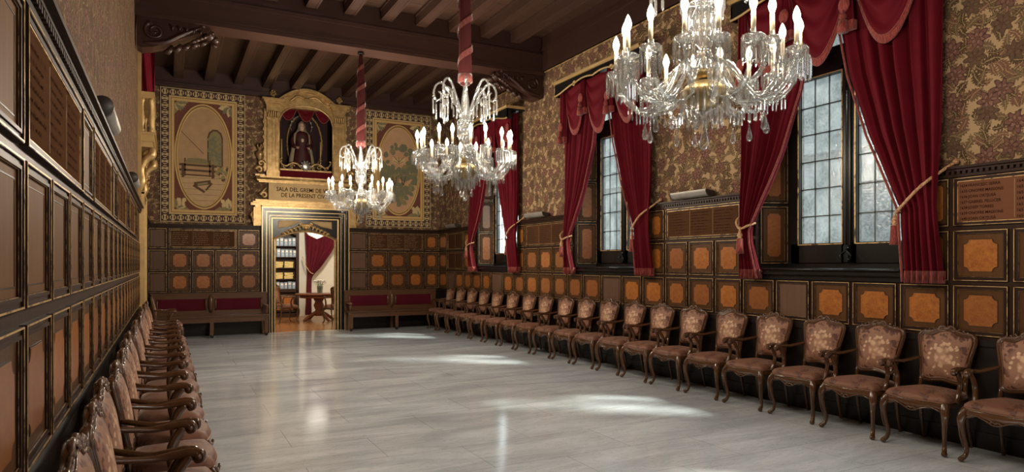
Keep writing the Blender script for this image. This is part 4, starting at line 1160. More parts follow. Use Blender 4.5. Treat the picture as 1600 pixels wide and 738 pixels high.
for s in (-1, 1):                                       # fluted pilasters with capitals
    xa, xb_ = (1.96, 2.20) if s < 0 else (3.42, 3.66)
    b = G(); b.box(xa, xb_, -.14, -.001, 3.49, 5.02); b.box(xa-.02, xb_+.02, -.16, -.001, 3.49, 3.62)
    for k in range(3): x = xa+.05+.07*k; b.box(x-.018, x+.018, -.158, -.14, 3.68, 4.72)
    b.box(xa-.06 if s < 0 else xb_, xa if s < 0 else xb_+.06, -.08, -.001, 3.60, 5.0)
    for k in range(7): z = 3.7+k*.17; x = xa-.07 if s < 0 else xb_+.07; b.sphere((x,-.05,z), (.03,.03,.06), 6, 0, 5)
    pl = b.build('pilaster', M['gold'], t)
    b = G(); b.box(xa-.02, xb_+.02, -.17, -.001, 4.76, 4.80)
    for k in range(5): x = xa+.03+k*.045; b.tube(catmull([(x,-.15,4.80),(x,-.18,4.88),(x,-.21,4.93),(x,-.20,4.90)], 3), [.02,.022,.014,.006], 6)
    for a in ((.02,.165,4.93,5.05),(.03,.19,5.05,5.08),(.05,.22,5.08,5.13),(.09,.26,5.13,5.17),(.12,.29,5.17,5.21)): b.box(xa-a[0], xb_+a[0], -a[1], -.001, a[2], a[3])
    b.build('capital', M['gold'], t)
    b = G(); x = (xa+xb_)/2                             # flaming pine finial
    b.lathe([(.06,5.21),(.05,5.23),(.025,5.25),(.03,5.27)], 12, (x,-.18,0))
    for k in range(14): a = k*2.4; rr = .055*math.sin(PI*(k+1)/16); b.sphere((x+rr*math.cos(a),-.18+rr*math.sin(a),5.28+.11*k/14), .026, 6, 0, 5)
    b.sphere((x,-.18,5.40), .02, 6); b.build('finial', M['gold'], t)
b = G()                                                 # segmental pediment
def seg(u): return 5.02+.30*(1-u*u)
for dz, y0, th in ((0,-.14,.11),(.09,-.20,.05),(.13,-.25,.05)):
    n = 28; up = [(2.81+.64*(-1+2*k/n), seg(-1+2*k/n)+dz+th) for k in range(n+1)]; lo = [(2.81+.64*(-1+2*k/n), seg(-1+2*k/n)+dz) for k in range(n+1)]
    for k in range(n): b.add([(lo[k][0],y0,lo[k][1]),(lo[k+1][0],y0,lo[k+1][1]),(up[k+1][0],y0,up[k+1][1]),(up[k][0],y0,up[k][1])]+[(lo[k][0],0,lo[k][1]),(lo[k+1][0],0,lo[k+1][1]),(up[k+1][0],0,up[k+1][1]),(up[k][0],0,up[k][1])], [(0,1,2,3),(0,4,5,1),(3,2,6,7)], 0)
for k in range(25): u = -.96+1.92*k/24; b.sphere((2.81+.64*u,-.20,seg(u)+.10), .020, 6, 0, 5)
for s in (-1, 1): b.tube(catmull([(2.81+s*.05,-.16,5.30),(2.81+s*.18,-.18,5.33),(2.81+s*.30,-.18,5.26),(2.81+s*.36,-.17,5.20)], 4), [.02,.03,.025,.01], 6)
n = 28; b.plate([(2.81-.62,5.06)]+[(2.81+.62*(-1+2*k/n), seg(-1+2*k/n)+.05) for k in range(n+1)]+[(2.81+.62,5.06)], -.12, -.001)
b.build('arched_pediment', M['gold'], t)
b = G()                                                 # inner edge and spandrels of the arched opening
n = 24
def oa(u): return 4.72+.42*math.sqrt(max(0, 1-u*u))
for s in (-1, 1):
    P = [(2.81+s*.62*k/12, oa(k/12)) for k in range(0, 13)]
    b.plate(P+[(2.81+s*.62,5.10),(2.81,5.12)], -.10, -.03)
b.tube([(2.21,-.10,3.52)]+[(2.81+.60*(-1+2*k/n),-.10,oa(-1+2*k/n)) for k in range(n+1)]+[(3.41,-.10,3.52)], .025, 7)
b.build('niche_arch', M['gold'], t)
b = G(); b.box(2.20, 3.42, .55, .57, 3.49, 5.16); b.box(2.185, 2.20, 0, .57, 3.49, 5.16); b.box(3.42, 3.435, 0, .57, 3.49, 5.16); b.box(2.185, 3.435, 0, .57, 3.475, 3.49); b.box(2.185, 3.435, 0, .57, 5.16, 5.175)
b.build('niche_lining', M['lining'], t)
b = G()
for k in range(3):
    x0 = 2.22+.395*k; b2 = MB(); 
    nu, nv = 14, 8; vs = []; W = nu+1
    for sd in (0, .01):
        for j in range(nv+1):
            for i in range(nu+1): u, v = i/nu, j/nv; vs.append((x0+.40*u, .02-.03*math.sin(PI*u)*v-.012*math.sin(v*12)+sd, 5.14-v*(.04+.30*(1-(2*u-1)**2))))
    H = (nv+1)*W
    fs = [(j*W+i, j*W+i+1, j*W+i+W+1, j*W+i+W) for j in range(nv) for i in range(nu)]+[(H+j*W+i, H+j*W+i+W, H+j*W+i+W+1, H+j*W+i+1) for j in range(nv) for i in range(nu)]
    b.add(vs, fs, 0, True); b.tube([(x0+.40*i/nu, .005-.03*math.sin(PI*i/nu), 5.10-.30*(1-(2*i/nu-1)**2)) for i in range(nu+1)], .010, 5, 1)
b.build('niche_valance', [M['velvet'], M['fringe']], t)
b = G(); b.box(2.21, 3.41, -.02, .50, 3.49, 3.66, 0); b.build('velvet_step', M['velvet'], t)
b = G()                                                 # scrolled gilt cresting in front of the figure
for s in (-1, 1):
    b.tube(catmull([(2.81+s*.10,.02,3.74),(2.81+s*.18,.0,3.82),(2.81+s*.30,.0,3.84),(2.81+s*.42,.0,3.77),(2.81+s*.52,.0,3.80),(2.81+s*.57,.0,3.90),(2.81+s*.53,.0,3.92)], 5), [.02,.028,.024,.02,.02,.012], 7)
    b.tube([(2.81+s*.30+.055*math.cos(a)*(1-a/9), -.01, 3.76+.05*math.sin(a)*(1-a/9)) for a in [i*.35 for i in range(20)]], [.016,.008], 6)
    b.tube([(2.81+s*.46+.05*math.cos(a)*(1-a/9), -.01, 3.74+.04*math.sin(a)*(1-a/9)) for a in [i*.35 for i in range(20)]], [.016,.008], 6)
b.box(2.22, 3.40, .0, .06, 3.66, 3.70); b.build('gilt_cresting', M['gold'], t)
b = G(); b.sphere((2.81,-.02,3.79), (.10,.03,.10), 14); 
for k in range(10): a = k*PI/5; b.sphere((2.81+.11*math.cos(a),-.02,3.79+.11*math.sin(a)), .022, 6, 0, 5)
b.build('silver_cartouche', M['silver'], t)
# statue
st = thing('statue', 'robed and veiled statue with lowered hands standing in the gilded niche', 'statue', (2.77, YE+.285, 3.66))
def rings(prof, n=22, a0=0, a1=2*PI, fold=0.0, nf=9):
    R = []
    for (z, rx, ry, cy) in prof:
        ring = []
        for k in range(n):
            a = a0+(a1-a0)*k/(n if a1-a0 > 6.2 else n-1)
            q = 1+fold*math.sin(nf*a)*(1 if z < .6 else .4)
            ring.append((rx*q*math.cos(a), cy+ry*q*math.sin(a), z))
        R.append(ring)
    return R
b = MB(); b.loft(rings([(0,.25,.15,0),(.2,.225,.14,0),(.42,.185,.13,0),(.56,.135,.105,0),(.66,.125,.10,0),(.76,.15,.105,0),(.86,.165,.10,0),(.93,.12,.08,0),(.965,.055,.055,0)], 26, fold=.06))
for s in (-1, 1): b.tube(catmull([(s*.15,.0,.88),(s*.205,-.01,.74),(s*.20,-.06,.62),(s*.135,-.13,.585)], 4), [.055,.055,.052,.055], 9)
b.build('gown', M['gown'], st)
b = MB()                                                # head: skull, jaw, nose, brows, lips, ears hidden by the veil
P = []
for (z, rx, ry, cy) in [(.945,.030,.030,0),(.985,.034,.036,-.002),(1.0,.044,.048,-.010),(1.03,.054,.060,-.010),(1.065,.062,.068,-.006),(1.10,.064,.070,-.002),(1.135,.058,.064,.0),(1.16,.040,.046,.002),(1.172,.012,.014,.004)]:
    P.append([(rx*math.cos(2*PI*k/18), cy+ry*math.sin(2*PI*k/18), z) for k in range(18)])
b.loft(P, 0); b.tube([(0,-.066,1.095),(0,-.082,1.058),(0,-.072,1.05)], [.006,.010,.008], 7)
b.tube([(-.016,-.068,1.026),(0,-.073,1.028),(.016,-.068,1.026)], [.003,.007,.003], 6, 1)
for s in (-1, 1):
    b.sphere((s*.024,-.062,1.078), (.011,.007,.007), 8, 2); b.tube([(s*.012,-.068,1.094),(s*.026,-.066,1.099),(s*.040,-.056,1.092)], .003, 5, 2)
    b.sphere((s*.061,0,1.07), (.008,.014,.02), 6)
b.build('face', [M['skin'], M['fringe'], M['ink']], st)
for s in (-1, 1):                                       # hands, open and lowered
    b = MB(); w = Vector((s*.128,-.14,.58))
    b.tube([w, w+V(s*-.004,-.03,-.012), w+V(s*-.006,-.052,-.028)], [.018,.024,.020], 8, sx=1.2, sy=.6)
    for k in range(4):
        o = w+V(s*(-.024+.014*k),-.05,-.026); l = (.026,.032,.030,.023)[k]
        b.tube([o, o+V(0,-l*.6,-.010), o+V(0,-l,-.030)], [.007,.0065,.005], 6)
    o = w+V(s*-.022,-.018,-.005); b.tube([o, o+V(s*-.018,-.018,-.002), o+V(s*-.020,-.038,-.012)], [.008,.007,.005], 6)
    b.build('hand', M['skin'], st)
b = MB()                                                # long veil open at the front
R = [[( rx*math.cos(a), cy+ry*math.sin(a), z) for a in [(-.24+1.48*k/20)*PI for k in range(21)]] for (z, rx, ry, cy) in [(.03,.31,.185,.02),(.3,.285,.18,.02),(.55,.235,.165,.02),(.75,.215,.15,.02),(.88,.20,.135,.01),(.96,.125,.11,.0),(1.03,.088,.095,.0),(1.10,.086,.092,.0),(1.15,.075,.082,.0),(1.185,.045,.05,.0),(1.20,.008,.01,.0)]]
b.loft(R, 0, True, False); R2_ = [[(p[0]*.96, p[1]*.96, p[2]-.004) for p in q[::-1]] for q in R]; b.loft(R2_, 0, True, False)
b.build('veil', M['veil'], st)
b = MB(); b.sphere((0,-.115,.74), (.035,.012,.045), 10, 0)
for k in range(20): a = 2*PI*k/20; l = .11 if k % 2 else .085; b.bar((.04*math.cos(a),-.115,.74+.045*math.sin(a)), (l*math.cos(a),-.118,.74+l*math.sin(a)), .010, .004, 1)
b.build('heart_badge', [M['skin'], M['ink']], st)
b = MB()
for k in range(9): a = PI*(.02+.12*k); b.sphere((.24*math.cos(a),.05,1.09+.24*math.sin(a)), .026, 7, 0, 5); b.bar((.215*math.cos(a),.05,1.09+.215*math.sin(a)), (.265*math.cos(a),.05,1.09+.265*math.sin(a)), .006, .006)
b.tube([(.24*math.cos(PI*k/20),.055,1.09+.24*math.sin(PI*k/20)) for k in range(-3, 24)], .006, 5)
b.build('star_halo', M['silver'], st)
m_ = thing('mandorla_hoop', 'tall gilded oval hoop standing behind the statue in the niche', 'hoop', (2.88, YE+.525, 3.66))
b = MB(); b.tube([(.40*math.cos(2*PI*k/40), 0, .72+.70*math.sin(2*PI*k/40)) for k in range(40)], .022, 7, closed=True)
for k in range(40): a = 2*PI*k/40; b.sphere((.40*math.cos(a),-.02,.72+.70*math.sin(a)), .024, 6, 0, 4)
b.box(-.08, .08, -.05, .05, 0, .03); b.build('hoop', M['gold'], m_)
for x, lab in ((2.30, 'altar candle in the niche, on the side of the wall without windows'), (3.17, 'altar candle in the niche, on the side of the windows')):
    c = thing('altar_candle', lab, 'candle', (x, YE+.12, 3.66), 0, 'candles in the niche')
    b = MB(); b.lathe([(.055,0),(.05,.02),(.018,.04),(.014,.12),(.024,.16),(.014,.20),(.02,.27),(.045,.29),(.04,.30),(.012,.305)], 12); b.build('candlestick', M['brass'], c)
    b = MB(); b.lathe([(.018,.30),(.017,.72),(.003,.735)], 10); b.build('wax', M['goldf'], c)

# ---------------------------------------------------------------- tapestries
def tapestry(x0, x1, z0, z1, label, scene):
    w, h = x1-x0, z1-z0
    t = thing('tapestry', label, 'tapestry', ((x0+x1)/2, YE-.002, z0), 0, 'woven wall tapestries')
    b = MB(); b.rframe(w, h, .20, -.028, 0, 0, 0, h/2)
    b.rframe(w, h, .012, -.031, -.028, 1, 0, h/2); b.rframe(w-.33, h-.33, .012, -.031, -.028, 1, 0, h/2)
    def motif(cx, cz, a):
        c, s = math.cos(a), math.sin(a)
        def q(P, m=1): b.add([(cx+c*x-s*z, -.0305, cz+s*x+c*z) for x, z in P], [tuple(range(len(P)))], m)
        e = .062
        for sg in (-1, 1):
            q([(sg*.004, e),(sg*.030, e),(sg*.012, .012),(sg*.030,-e),(sg*.004,-e),(sg*-.002,0)][::sg])
            q([(sg*.036,.045),(sg*.060,.022),(sg*.060,-.022),(sg*.036,-.045),(sg*.044,0)][::sg])
        q([(-.010,.0),(0,-.014),(.010,0),(0,.014)], 0)
    nx = round((w-.17)/.145); nz = round((h-.17)/.145)
    for k in range(nx+1):
        x = -w/2+.09+(w-.18)*k/nx
        motif(x, .09, 0); motif(x, h-.09, 0)
    for k in range(1, nz):
        z = .09+(h-.18)*k/nz; motif(-w/2+.09, z, PI/2); motif(w/2-.09, z, PI/2)
    b.build('patterned_border', [M['t_dark'], M['t_cream']], t)
    b = MB(); b.rframe(w-.355, h-.355, .085, -.034, 0, 0, 0, h/2); b.rframe(w-.40, h-.40, .010, -.037, -.034, 1, 0, h/2); b.build('gold_band', [M['t_gold'], M['t_brown']], t)
    b = MB(); b.box(-w/2+.25, w/2-.25, -.020, 0, .25, h-.25)
    fd = b.build('rust_field', M['t_red'], t)
    rx, rz = w/2-.275, h/2-.30; cz = h/2
    def el(k, n, a, c): return (a*math.cos(2*PI*k/n), c*math.sin(2*PI*k/n)+cz)
    b = MB(); b.plate([el(k, 56, rx, rz) for k in range(56)], -.026, -.02, 0)
    for f, rr, m in ((1.0,.022,1),(.93,.016,1),(.965,.010,2)): b.tube([(el(k, 56, rx*f, rz*(1-(1-f)*.65))[0], -.026, el(k, 56, rx*f, rz*(1-(1-f)*.65))[1]) for k in range(56)], rr, 6, m, closed=True, sy=.6, up=(0,1,0))
    ov = b.build('oval_medallion', [M['t_tan'] if scene == 'loom' else M['t_pink'], M['t_gold'], M['t_brown']], t)
    def leaf(b, x, z, L, a, wd, m, y=-.024):
        c, s = math.cos(a), math.sin(a); P = [(0,0),(.3,.5),(.6,.42),(.55,.6),(.85,.25),(1,0)]; P = P+[(p[0],-p[1]) for p in P[-2:0:-1]]
        P = [(x+L*(p[0]*c-p[1]*wd*s), y, z+L*(p[0]*s+p[1]*wd*c)) for p in P]
        b.add(P[::-1], [tuple(range(len(P)))], m)
    for sx in (-1, 1):
        for sz in (-1, 1):
            b = MB(); rnd = random.Random(int(sx*3+sz+20))
            bx, bz = sx*(w/2-.30), cz+sz*(h/2-.30)
            for k in range(11):
                a = math.atan2(-sz, -sx)+ (k-5)*.30; L = rnd.uniform(.20, .33)*(1.0 if abs(k-5) > 2 else .75)
                leaf(b, bx+.0, bz, L, a, .42, [0,1,0,2][k % 4], -.0235-.0004*k)
            if sz < 0:
                for s2 in (-1, 1):
                    leaf(b, bx-sx*.10, bz-sz*.11, .13, PI/2+s2*.7, .7, 2, -.0285); leaf(b, bx-sx*.10, bz-sz*.11, .09, -PI/2+s2*.8, .8, 2, -.0288)
            b.build('leaf_spray', [M['t_olive'], M['t_green'], M['t_cream']], t)
    b = MB(); y = -.0275
    def q(P, m, dy=0): 
        ar = sum(P[i][0]*P[(i+1) % len(P)][1]-P[(i+1) % len(P)][0]*P[i][1] for i in range(len(P)))
        if ar < 0: P = P[::-1]
        b.add([(x, y-dy, z+cz+SH_) for x, z in P], [tuple(range(len(P)))], m)
    def stick(a, c, wd, m, dy=.001):
        dx, dz = c[0]-a[0], c[1]-a[1]; l = math.hypot(dx, dz); nx, nz = -dz/l*wd/2, dx/l*wd/2
        q([(a[0]+nx,a[1]+nz),(c[0]+nx,c[1]+nz),(c[0]-nx,c[1]-nz),(a[0]-nx,a[1]-nz)], m, dy)
    rnd = random.Random(9); SH_ = -.10 if scene == 'loom' else 0.0
    if scene == 'loom':
        fl = [(-rx*.90*math.sqrt(max(0,1-((-.28)/(rz*.95))**2)), -.28)]
        fl = [(rx*.90*math.cos(a), rz*.93*math.sin(a)) for a in [PI+.30+(PI-.6)*k/24 for k in range(25)]]; q(fl, 0)
        for k in range(5): z = -.36-.12*k; hw = rx*.9*math.sqrt(max(0,1-(z/(rz*.93))**2)); stick((-hw,z),(hw,z),.006,1)
        q([(.07,.02),(.07,.52),(.10,.63),(.18,.70),(.27,.70),(.35,.63),(.38,.52),(.38,-.10),(.07,-.10)], 1, .0005)
        q([(.10,-.08),(.10,.51),(.13,.60),(.19,.66),(.26,.66),(.32,.60),(.35,.51),(.35,-.08)], 3, .001)
        for k in range(46): leaf(b, .11+rnd.random()*.2, cz-.10+rnd.random()*.52, .075, rnd.random()*6.3, .8, rnd.choice([2,2,4,3]), y-.0016-k*.00002)
        stick((-rx*.8,.62),(.0,.16),.012,1)                                   # beam of light / rafter
        for x in (-.40,.18): stick((x,-.36),(x,-.06),.05,1,.002)
        for z in (-.09,-.20): stick((-.47,z),(.26,z-.01),.045,1,.0024)
        stick((-.44,-.30),(.22,-.31),.03,1,.0022); stick((-.36,-.33),(-.36,.05),.03,1,.0024); stick((.12,-.33),(.12,.03),.03,1,.0024)
        q([(-.38,-.06),(-.30,.05),(-.10,.07),(.05,.04),(.10,-.06)], 3, .0026)
        for k in range(12): stick((-.34+.035*k,-.06),(-.30+.03*k,.05),.005,1,.003)
        stick((-.18,-.50),(.14,-.44),.09,1,.002); stick((-.20,-.52),(.02,-.66),.05,1,.0022); stick((.16,-.46),(.04,-.62),.04,1,.0022); stick((-.12,-.50),(.08,-.46),.04,3,.0026)
        for k in range(26): leaf(b, .30+rnd.random()*.14, cz-.46+rnd.random()*.26, .09, rnd.random()*6.3, .9, rnd.choice([1,3,3,0]), y-.002-k*.00003)
    else:
        for k in range(260):
            a = rnd.random()*6.283; rr = (rnd.random()**.5)
            x = .44*rr*math.cos(a)*(1-.25*math.sin(a)**2*(1 if rr > .8 else 0)); z = -.08+.70*rr*math.sin(a)
            if (x/.30)**2+((z-.24)/.24)**2 < 1: continue
            if (x-.10)**2+(z+.26)**2 < .012: continue
            leaf(b, x, cz+z, .12+.05*rnd.random(), rnd.random()*6.3, .75, rnd.choice([2,2,3,2]), y-.0005-k*.000006)
        for s in (-1, 1):
            q([(0,.30),(s*.05,.26),(s*.16,.36),(s*.15,.20),(s*.07,.15),(0,.17)], 0, .003); stick((0,.20),(s*.15,.34),.014,1,.0036); stick((s*.02,.17),(s*.13,.22),.012,1,.0036)
        stick((0,.14),(0,.32),.016,1,.0036)
        for s in (-1, 1):
            P = [(s*(.06+.10*k/12), -.16-.20*math.sin(PI*k/12)) for k in range(13)]
            for a, c in zip(P, P[1:]): stick(a, c, .022, 1, .004)
    b.build('woven_scene', [M['t_pale'] if scene == 'loom' else M['t_cream'], M['t_brown'], M['t_green'], M['t_olive'], M['t_green']], ov)
tapestry(-.14, 1.51, 2.43, 5.25, 'tapestry with an oval picture of a loom under an arched window', 'loom')
tapestry(4.20, 5.83, 2.44, 5.22, 'tapestry with an oval picture of grey-green foliage and winged shapes', 'foliage')

# ---------------------------------------------------------------- benches
def bench(xc, w, label):
    t = thing('bench', label, 'bench', (xc, 15.08, 0), 0, 'long benches against the far wall'); h = w/2
    b = MB(); b.box(-h, h, -.02, .46, .42, .46); b.box(-h, h, -.035, -.015, .435, .462); b.build('seat', M['bench'], t)
    b = MB(); b.box(-h+.03, h-.03, .0, .03, .32, .42); b.box(-h+.03, h-.03, -.006, .0, .33, .345); b.build('apron', M['bench'], t)
    b = MB()
    for z0, z1 in ((.80,.91),(.46,.55)): b.box(-h, h, .43, .49, z0, z1)
    b.box(-h-.01, h+.01, .415, .50, .895, .925)
    for x in (-h+.05, 0, h-.05): ww = .075 if x == 0 else .05; b.box(x-ww, x+ww, .425, .49, .46, .90)
    for s in (-1, 1):
        for x in (s*.095, s*(h-.12)): b.tube([(x,.425,.56),(x,.415,.60),(x,.41,.68),(x,.415,.76),(x,.425,.80)], [.008,.02,.024,.02,.008], 7)
    b.tube([(0,.42,.50),(0,.405,.58),(0,.40,.68),(0,.405,.80),(0,.42,.88)], [.02,.05,.06,.05,.03], 9)
    b.build('backrest', M['bench'], t)
    for s in (-1, 1):
        b = MB(); x0, x1 = sorted((s*.11, s*(h-.13))); b.box(x0, x1, .435, .47, .55, .80); b.box(x0+.02, x1-.02, .425, .44, .565, .785)
        b.build('velvet_pad', M['pad'], t)
    for x in (-h+.06, 0, h-.06):
        b = MB(); b.lathe([(.042,.06),(.045,.10)], 4, (x,.03,0), sm=False, a0=PI/4, a1=PI/4+2*PI); b.box(x-.035, x+.035, -.005, .065, .085, .42)
        l = b.build('leg', M['bench'], t)
        b = MB(); b.lathe([(.012,.085),(.03,.075),(.034,.04),(.028,.004),(.018,0)], 10, (x,.03,0)); b.build('castor', M['black'], l)
        b = MB(); b.box(x-.03, x+.03, .40, .46, 0, .42); b.build('leg', M['bench'], t)
    for s in (-1, 1):
        b = MB(); x = s*(h-.05)
        b.lathe([(.03,.46),(.022,.50),(.032,.54),(.03,.58),(.018,.60),(.026,.62)], 12, (x,.06,0)); b.box(x-.03, x+.03, .0, .45, .62, .655); b.tube([(x-.032,.01,.632),(x+.032,.01,.632)], .028, 10)
        b.build('armrest', M['bench'], t)
bench(.815, 2.26, 'long oak bench with two maroon pads, between the wall without windows and the doorway')
bench(4.78, 2.26, 'long oak bench with two maroon pads, between the doorway and the window wall')

# ---------------------------------------------------------------- corbels under the crossbeam
def corbel(sgn, label):
    X = XL if sgn > 0 else XR
    t = thing('beam_corbel', label, 'corbel', (X, 10.61, 4.96), 0, 'carved corbels under the crossbeam')
    b = MB()
    P = [(0.02,-.001),(.92,-.001),(.95,-.05),(.90,-.10),(.78,-.13),(.60,-.22),(.42,-.32),(.22,-.40),(.08,-.43),(.02,-.40)]
    b.plate([(sgn*x, z) for x, z in P], -.15, .15)
    for s in (-1, 1):
        y = s*.155
        b.tube([(sgn*(.24+.15*math.cos(a)*(1-a/14)), y, -.18+.14*math.sin(a)*(1-a/14)) for a in [2+i*.35 for i in range(30)]], [.028,.024,.012], 7)
        b.tube(catmull([(sgn*.10,y,-.36),(sgn*.36,y,-.32),(sgn*.55,y,-.20),(sgn*.72,y,-.10),(sgn*.82,y,-.05)], 5), [.012,.035,.035,.028,.012], 7)
        for k in range(5): a = sgn*(.42+.09*k); b.tube([(a,y,-.06-.01*k),(a+sgn*.05,y*1.1,-.10),(a+sgn*.03,y,-.15)], [.012,.026,.01], 6)
    b.build('bracket', M['carved'], t)
    b = MB()                                            # beast head carved at the tip
    hx = sgn*.93
    b.sphere((hx,0,-.10), (.10,.12,.085), 12); b.sphere((hx+sgn*.08,0,-.15), (.07,.075,.055), 10); b.tube([(hx+sgn*.03,0,-.19),(hx+sgn*.09,0,-.24),(hx+sgn*.12,0,-.22)], [.04,.03,.015], 8)
    for s in (-1, 1):
        b.sphere((hx+sgn*.05,s*.075,-.075), .026, 8); b.tube([(hx-sgn*.03,s*.09,-.05),(hx-sgn*.08,s*.15,-.01),(hx-sgn*.13,s*.14,-.03)], [.025,.03,.008], 7)
        for k in range(4): b.tube([(hx-sgn*.05*k,s*.10,-.12-.03*k),(hx-sgn*(.05+.05*k),s*.15,-.16-.03*k),(hx-sgn*(.10+.05*k),s*.13,-.22-.02*k)], [.02,.03,.008], 6)
    for k in range(5): b.tube([(hx-sgn*(.02+.11*k),0,-.18-.035*k),(hx-sgn*(.09+.11*k),0,-.23-.045*k),(hx-sgn*(.15+.11*k),0,-.22-.05*k)], [.03,.045,.012], 7)
    b.build('beast_head', M['carved'], t)
corbel(1, 'carved dark corbel with beast head under the crossbeam, on the wall without windows')
corbel(-1, 'carved dark corbel with beast head under the crossbeam, on the window wall')

# ---------------------------------------------------------------- balcony over the side door
r = structure(thing('door_2', None, None, (XL, 12.15, 0)), 'gilt framed side door in the wall without windows', 'doorway')
b = MB(); 
for y in (-.72, .64): b.box(.001, .075, y, y+.08, 0, 2.62)
b.box(.001, .075, -.72, .72, 2.54, 2.62); b.build('door_frame', M['black'], r)
b = MB()
for y in (-.735, -.66, .63, .705): b.box(.001, .09, y, y+.022, 0, 2.63)
b.box(.001, .09, -.735, .727, 2.60, 2.64); b.build('gilt_bead', M['giltd'], r)
b = MB(); b.box(.002, .03, -.64, .64, 0, 2.54)
for z0, z1 in ((.15,1.0),(1.15,2.4)): b.rframe; b.box(.03, .04, -.55, -.05, z0, z1); b.box(.03, .04, .05, .55, z0, z1)
b.build('door_leaf', M['rail'], r)
t = thing('balcony', 'small gilded balcony with turned balusters high over the side door', 'balcony', (XL, 12.25, 3.1))
b = MB()
b.box(0.001, .22, -.80, .80, .30, .40); b.box(0.001, .245, -.83, .83, .40, .44); b.box(0.001, .20, -.76, .76, .22, .30)
b.build('floor_slab', M['goldf'], t)
b = MB(); b.box(0.001, .225, -.81, .81, .99, 1.05); b.box(0.001, .20, -.79, .79, .95, .99); b.build('handrail', M['goldf'], t)
ys = [(.06,-.77),(.175,-.77)]+[(.185,-.60+.20*k) for k in range(7)]+[(.06,.77),(.175,.77)]
for x, y in ys:
    b = MB(); b.lathe([(.034,.44),(.034,.48),(.018,.50),(.024,.56),(.036,.62),(.034,.68),(.020,.72),(.026,.74),(.020,.76),(.018,.84),(.026,.90),(.034,.92),(.034,.955)], 12, (x,y,0)); b.build('baluster', M['goldf'], t)
for y in (-.72, .62):
    b = MB(); b.T = Matrix.Translation((0,y,0))
    b.tube(catmull([(.0,.05,-.45),(.05,.05,-.30),(.04,.05,-.12),(.10,.05,.04),(.18,.05,.12),(.19,.05,.22)], 5), [.04,.06,.05,.06,.07,.05], 8)
    b.tube([(.13+.06*math.cos(a)*(1-a/9),.05,.10+.06*math.sin(a)*(1-a/9)) for a in [i*.35 for i in range(20)]], [.03,.012], 7, sy=2)
    for k in range(4): b.tube([(.05,.05,-.30+.10*k),(.12,.05,-.26+.10*k),(.10,.05,-.33+.10*k)], [.02,.03,.008], 6)
    b.build('carved_bracket', M['gold'], t)
b = MB(); b.box(.001, .05, -.86, -.79, -.55, 1.95); b.box(.001, .05, .79, .86, -.55, 1.95); b.build('gilt_post', M['goldf'], t)
t = thing('balcony_curtain', 'dark red velvet curtain hanging at the back of the gilded balcony', 'curtain', (XL+.1, 11.62, 4.15))
b = MB(); rnd = random.Random(2)
n = 40; vs = []
for side in (0, 1):
    for j in range(11):
        for i in range(n+1):
            u = i/n; vs.append((-.085+.22*u+(.02*math.sin(u*18)), .03*math.sin(u*26+.3*j)+.3*u+side*.012, .0+.84*j/10))
W = n+1; H = 11*W
b.add(vs, [(j*W+i, j*W+i+1, j*W+i+W+1, j*W+i+W) for j in range(10) for i in range(n)]+[(H+j*W+i, H+j*W+i+W, H+j*W+i+W+1, H+j*W+i+1) for j in range(10) for i in range(n)], 0, True)
b.build('drape', M['velvet'], t)
b = MB(); b.tube([(-.09,0,.85),(.16,.33,.85)], .012, 8); b.build('curtain_rod', M['brass'], t)

# ---------------------------------------------------------------- board uplights on the cornice
def uplight(loc, rz, L, label):
    t = thing('trough_light', label, 'light fitting', loc, rz, 'trough lights on the panelling cornice')
    b = MB(); n = 12; R = .075
    def arc(r, x): return [(x, -.02+r*math.cos(a), .078+r*math.sin(a)) for a in [PI*(.95+1.0*k/n) for k in range(n+1)]]
    b.loft([arc(R, -L/2), arc(R, L/2)], 0, True, False); b.loft([arc(R-.008, L/2), arc(R-.008, -L/2)], 0, True, False)
    b.build('reflector', M['grey'], t)
    for s in (-1, 1):
        b = MB(); x = s*L/2; P = [(p[1], p[2]) for p in arc(R+.003, 0)]
        vs = [(x-.006, p[0], p[1]) for p in P]+[(x+.006, p[0], p[1]) for p in P]; k = len(P)
        b.add(vs, [tuple(range(k-1, -1, -1)), tuple(range(k, 2*k))]+[(i, i+1, k+i+1, k+i) for i in range(k-1)]+[(0, k, 2*k-1, k-1)]); b.build('end_cap', M['cap'], t)
    b = MB(); b.tube([(-L/2+.03,-.02,.05),(L/2-.03,-.02,.05)], .012, 8); b.build('lamp_tube', M['white'], t)
uplight((XR-.09, 6.50, 2.386), -PI/2, .66, 'grey trough light on the cornice between the nearest and the middle window')
uplight((XR-.09, 10.55, 2.386), -PI/2, .70, 'grey trough light on the cornice between the middle and the farthest window')
uplight((XR-.09, 14.55, 2.386), -PI/2, .62, 'grey trough light on the cornice in the far corner of the window wall')
def drum(y, label):
    t = thing('drum_light', label, 'light fitting', (XL+.075, y, 2.386), 0, 'drum lights on the panelling cornice')
    b = MB(); R = .052; n = 16
    b.T = Matrix.Rotation(PI/2, 4, 'X')
    b.lathe([(R,-.36),(R,.30)], n, (0,R,0)); b.lathe([(R-.008,.30),(R-.008,-.36)], n, (0,R,0)); b.build('drum', M['grey'], t)
    b = MB(); b.T = Matrix.Rotation(PI/2, 4, 'X'); b.lathe([(.001,.30),(R+.004,.30),(R+.004,.36),(.001,.36)], n, (0,R,0)); b.build('end_cap', M['cap'], t)
drum(4.72, 'grey drum light with black end cap on the wall without windows, nearer of two')
drum(8.2, 'grey drum light with black end cap on the wall without windows, farther of two')
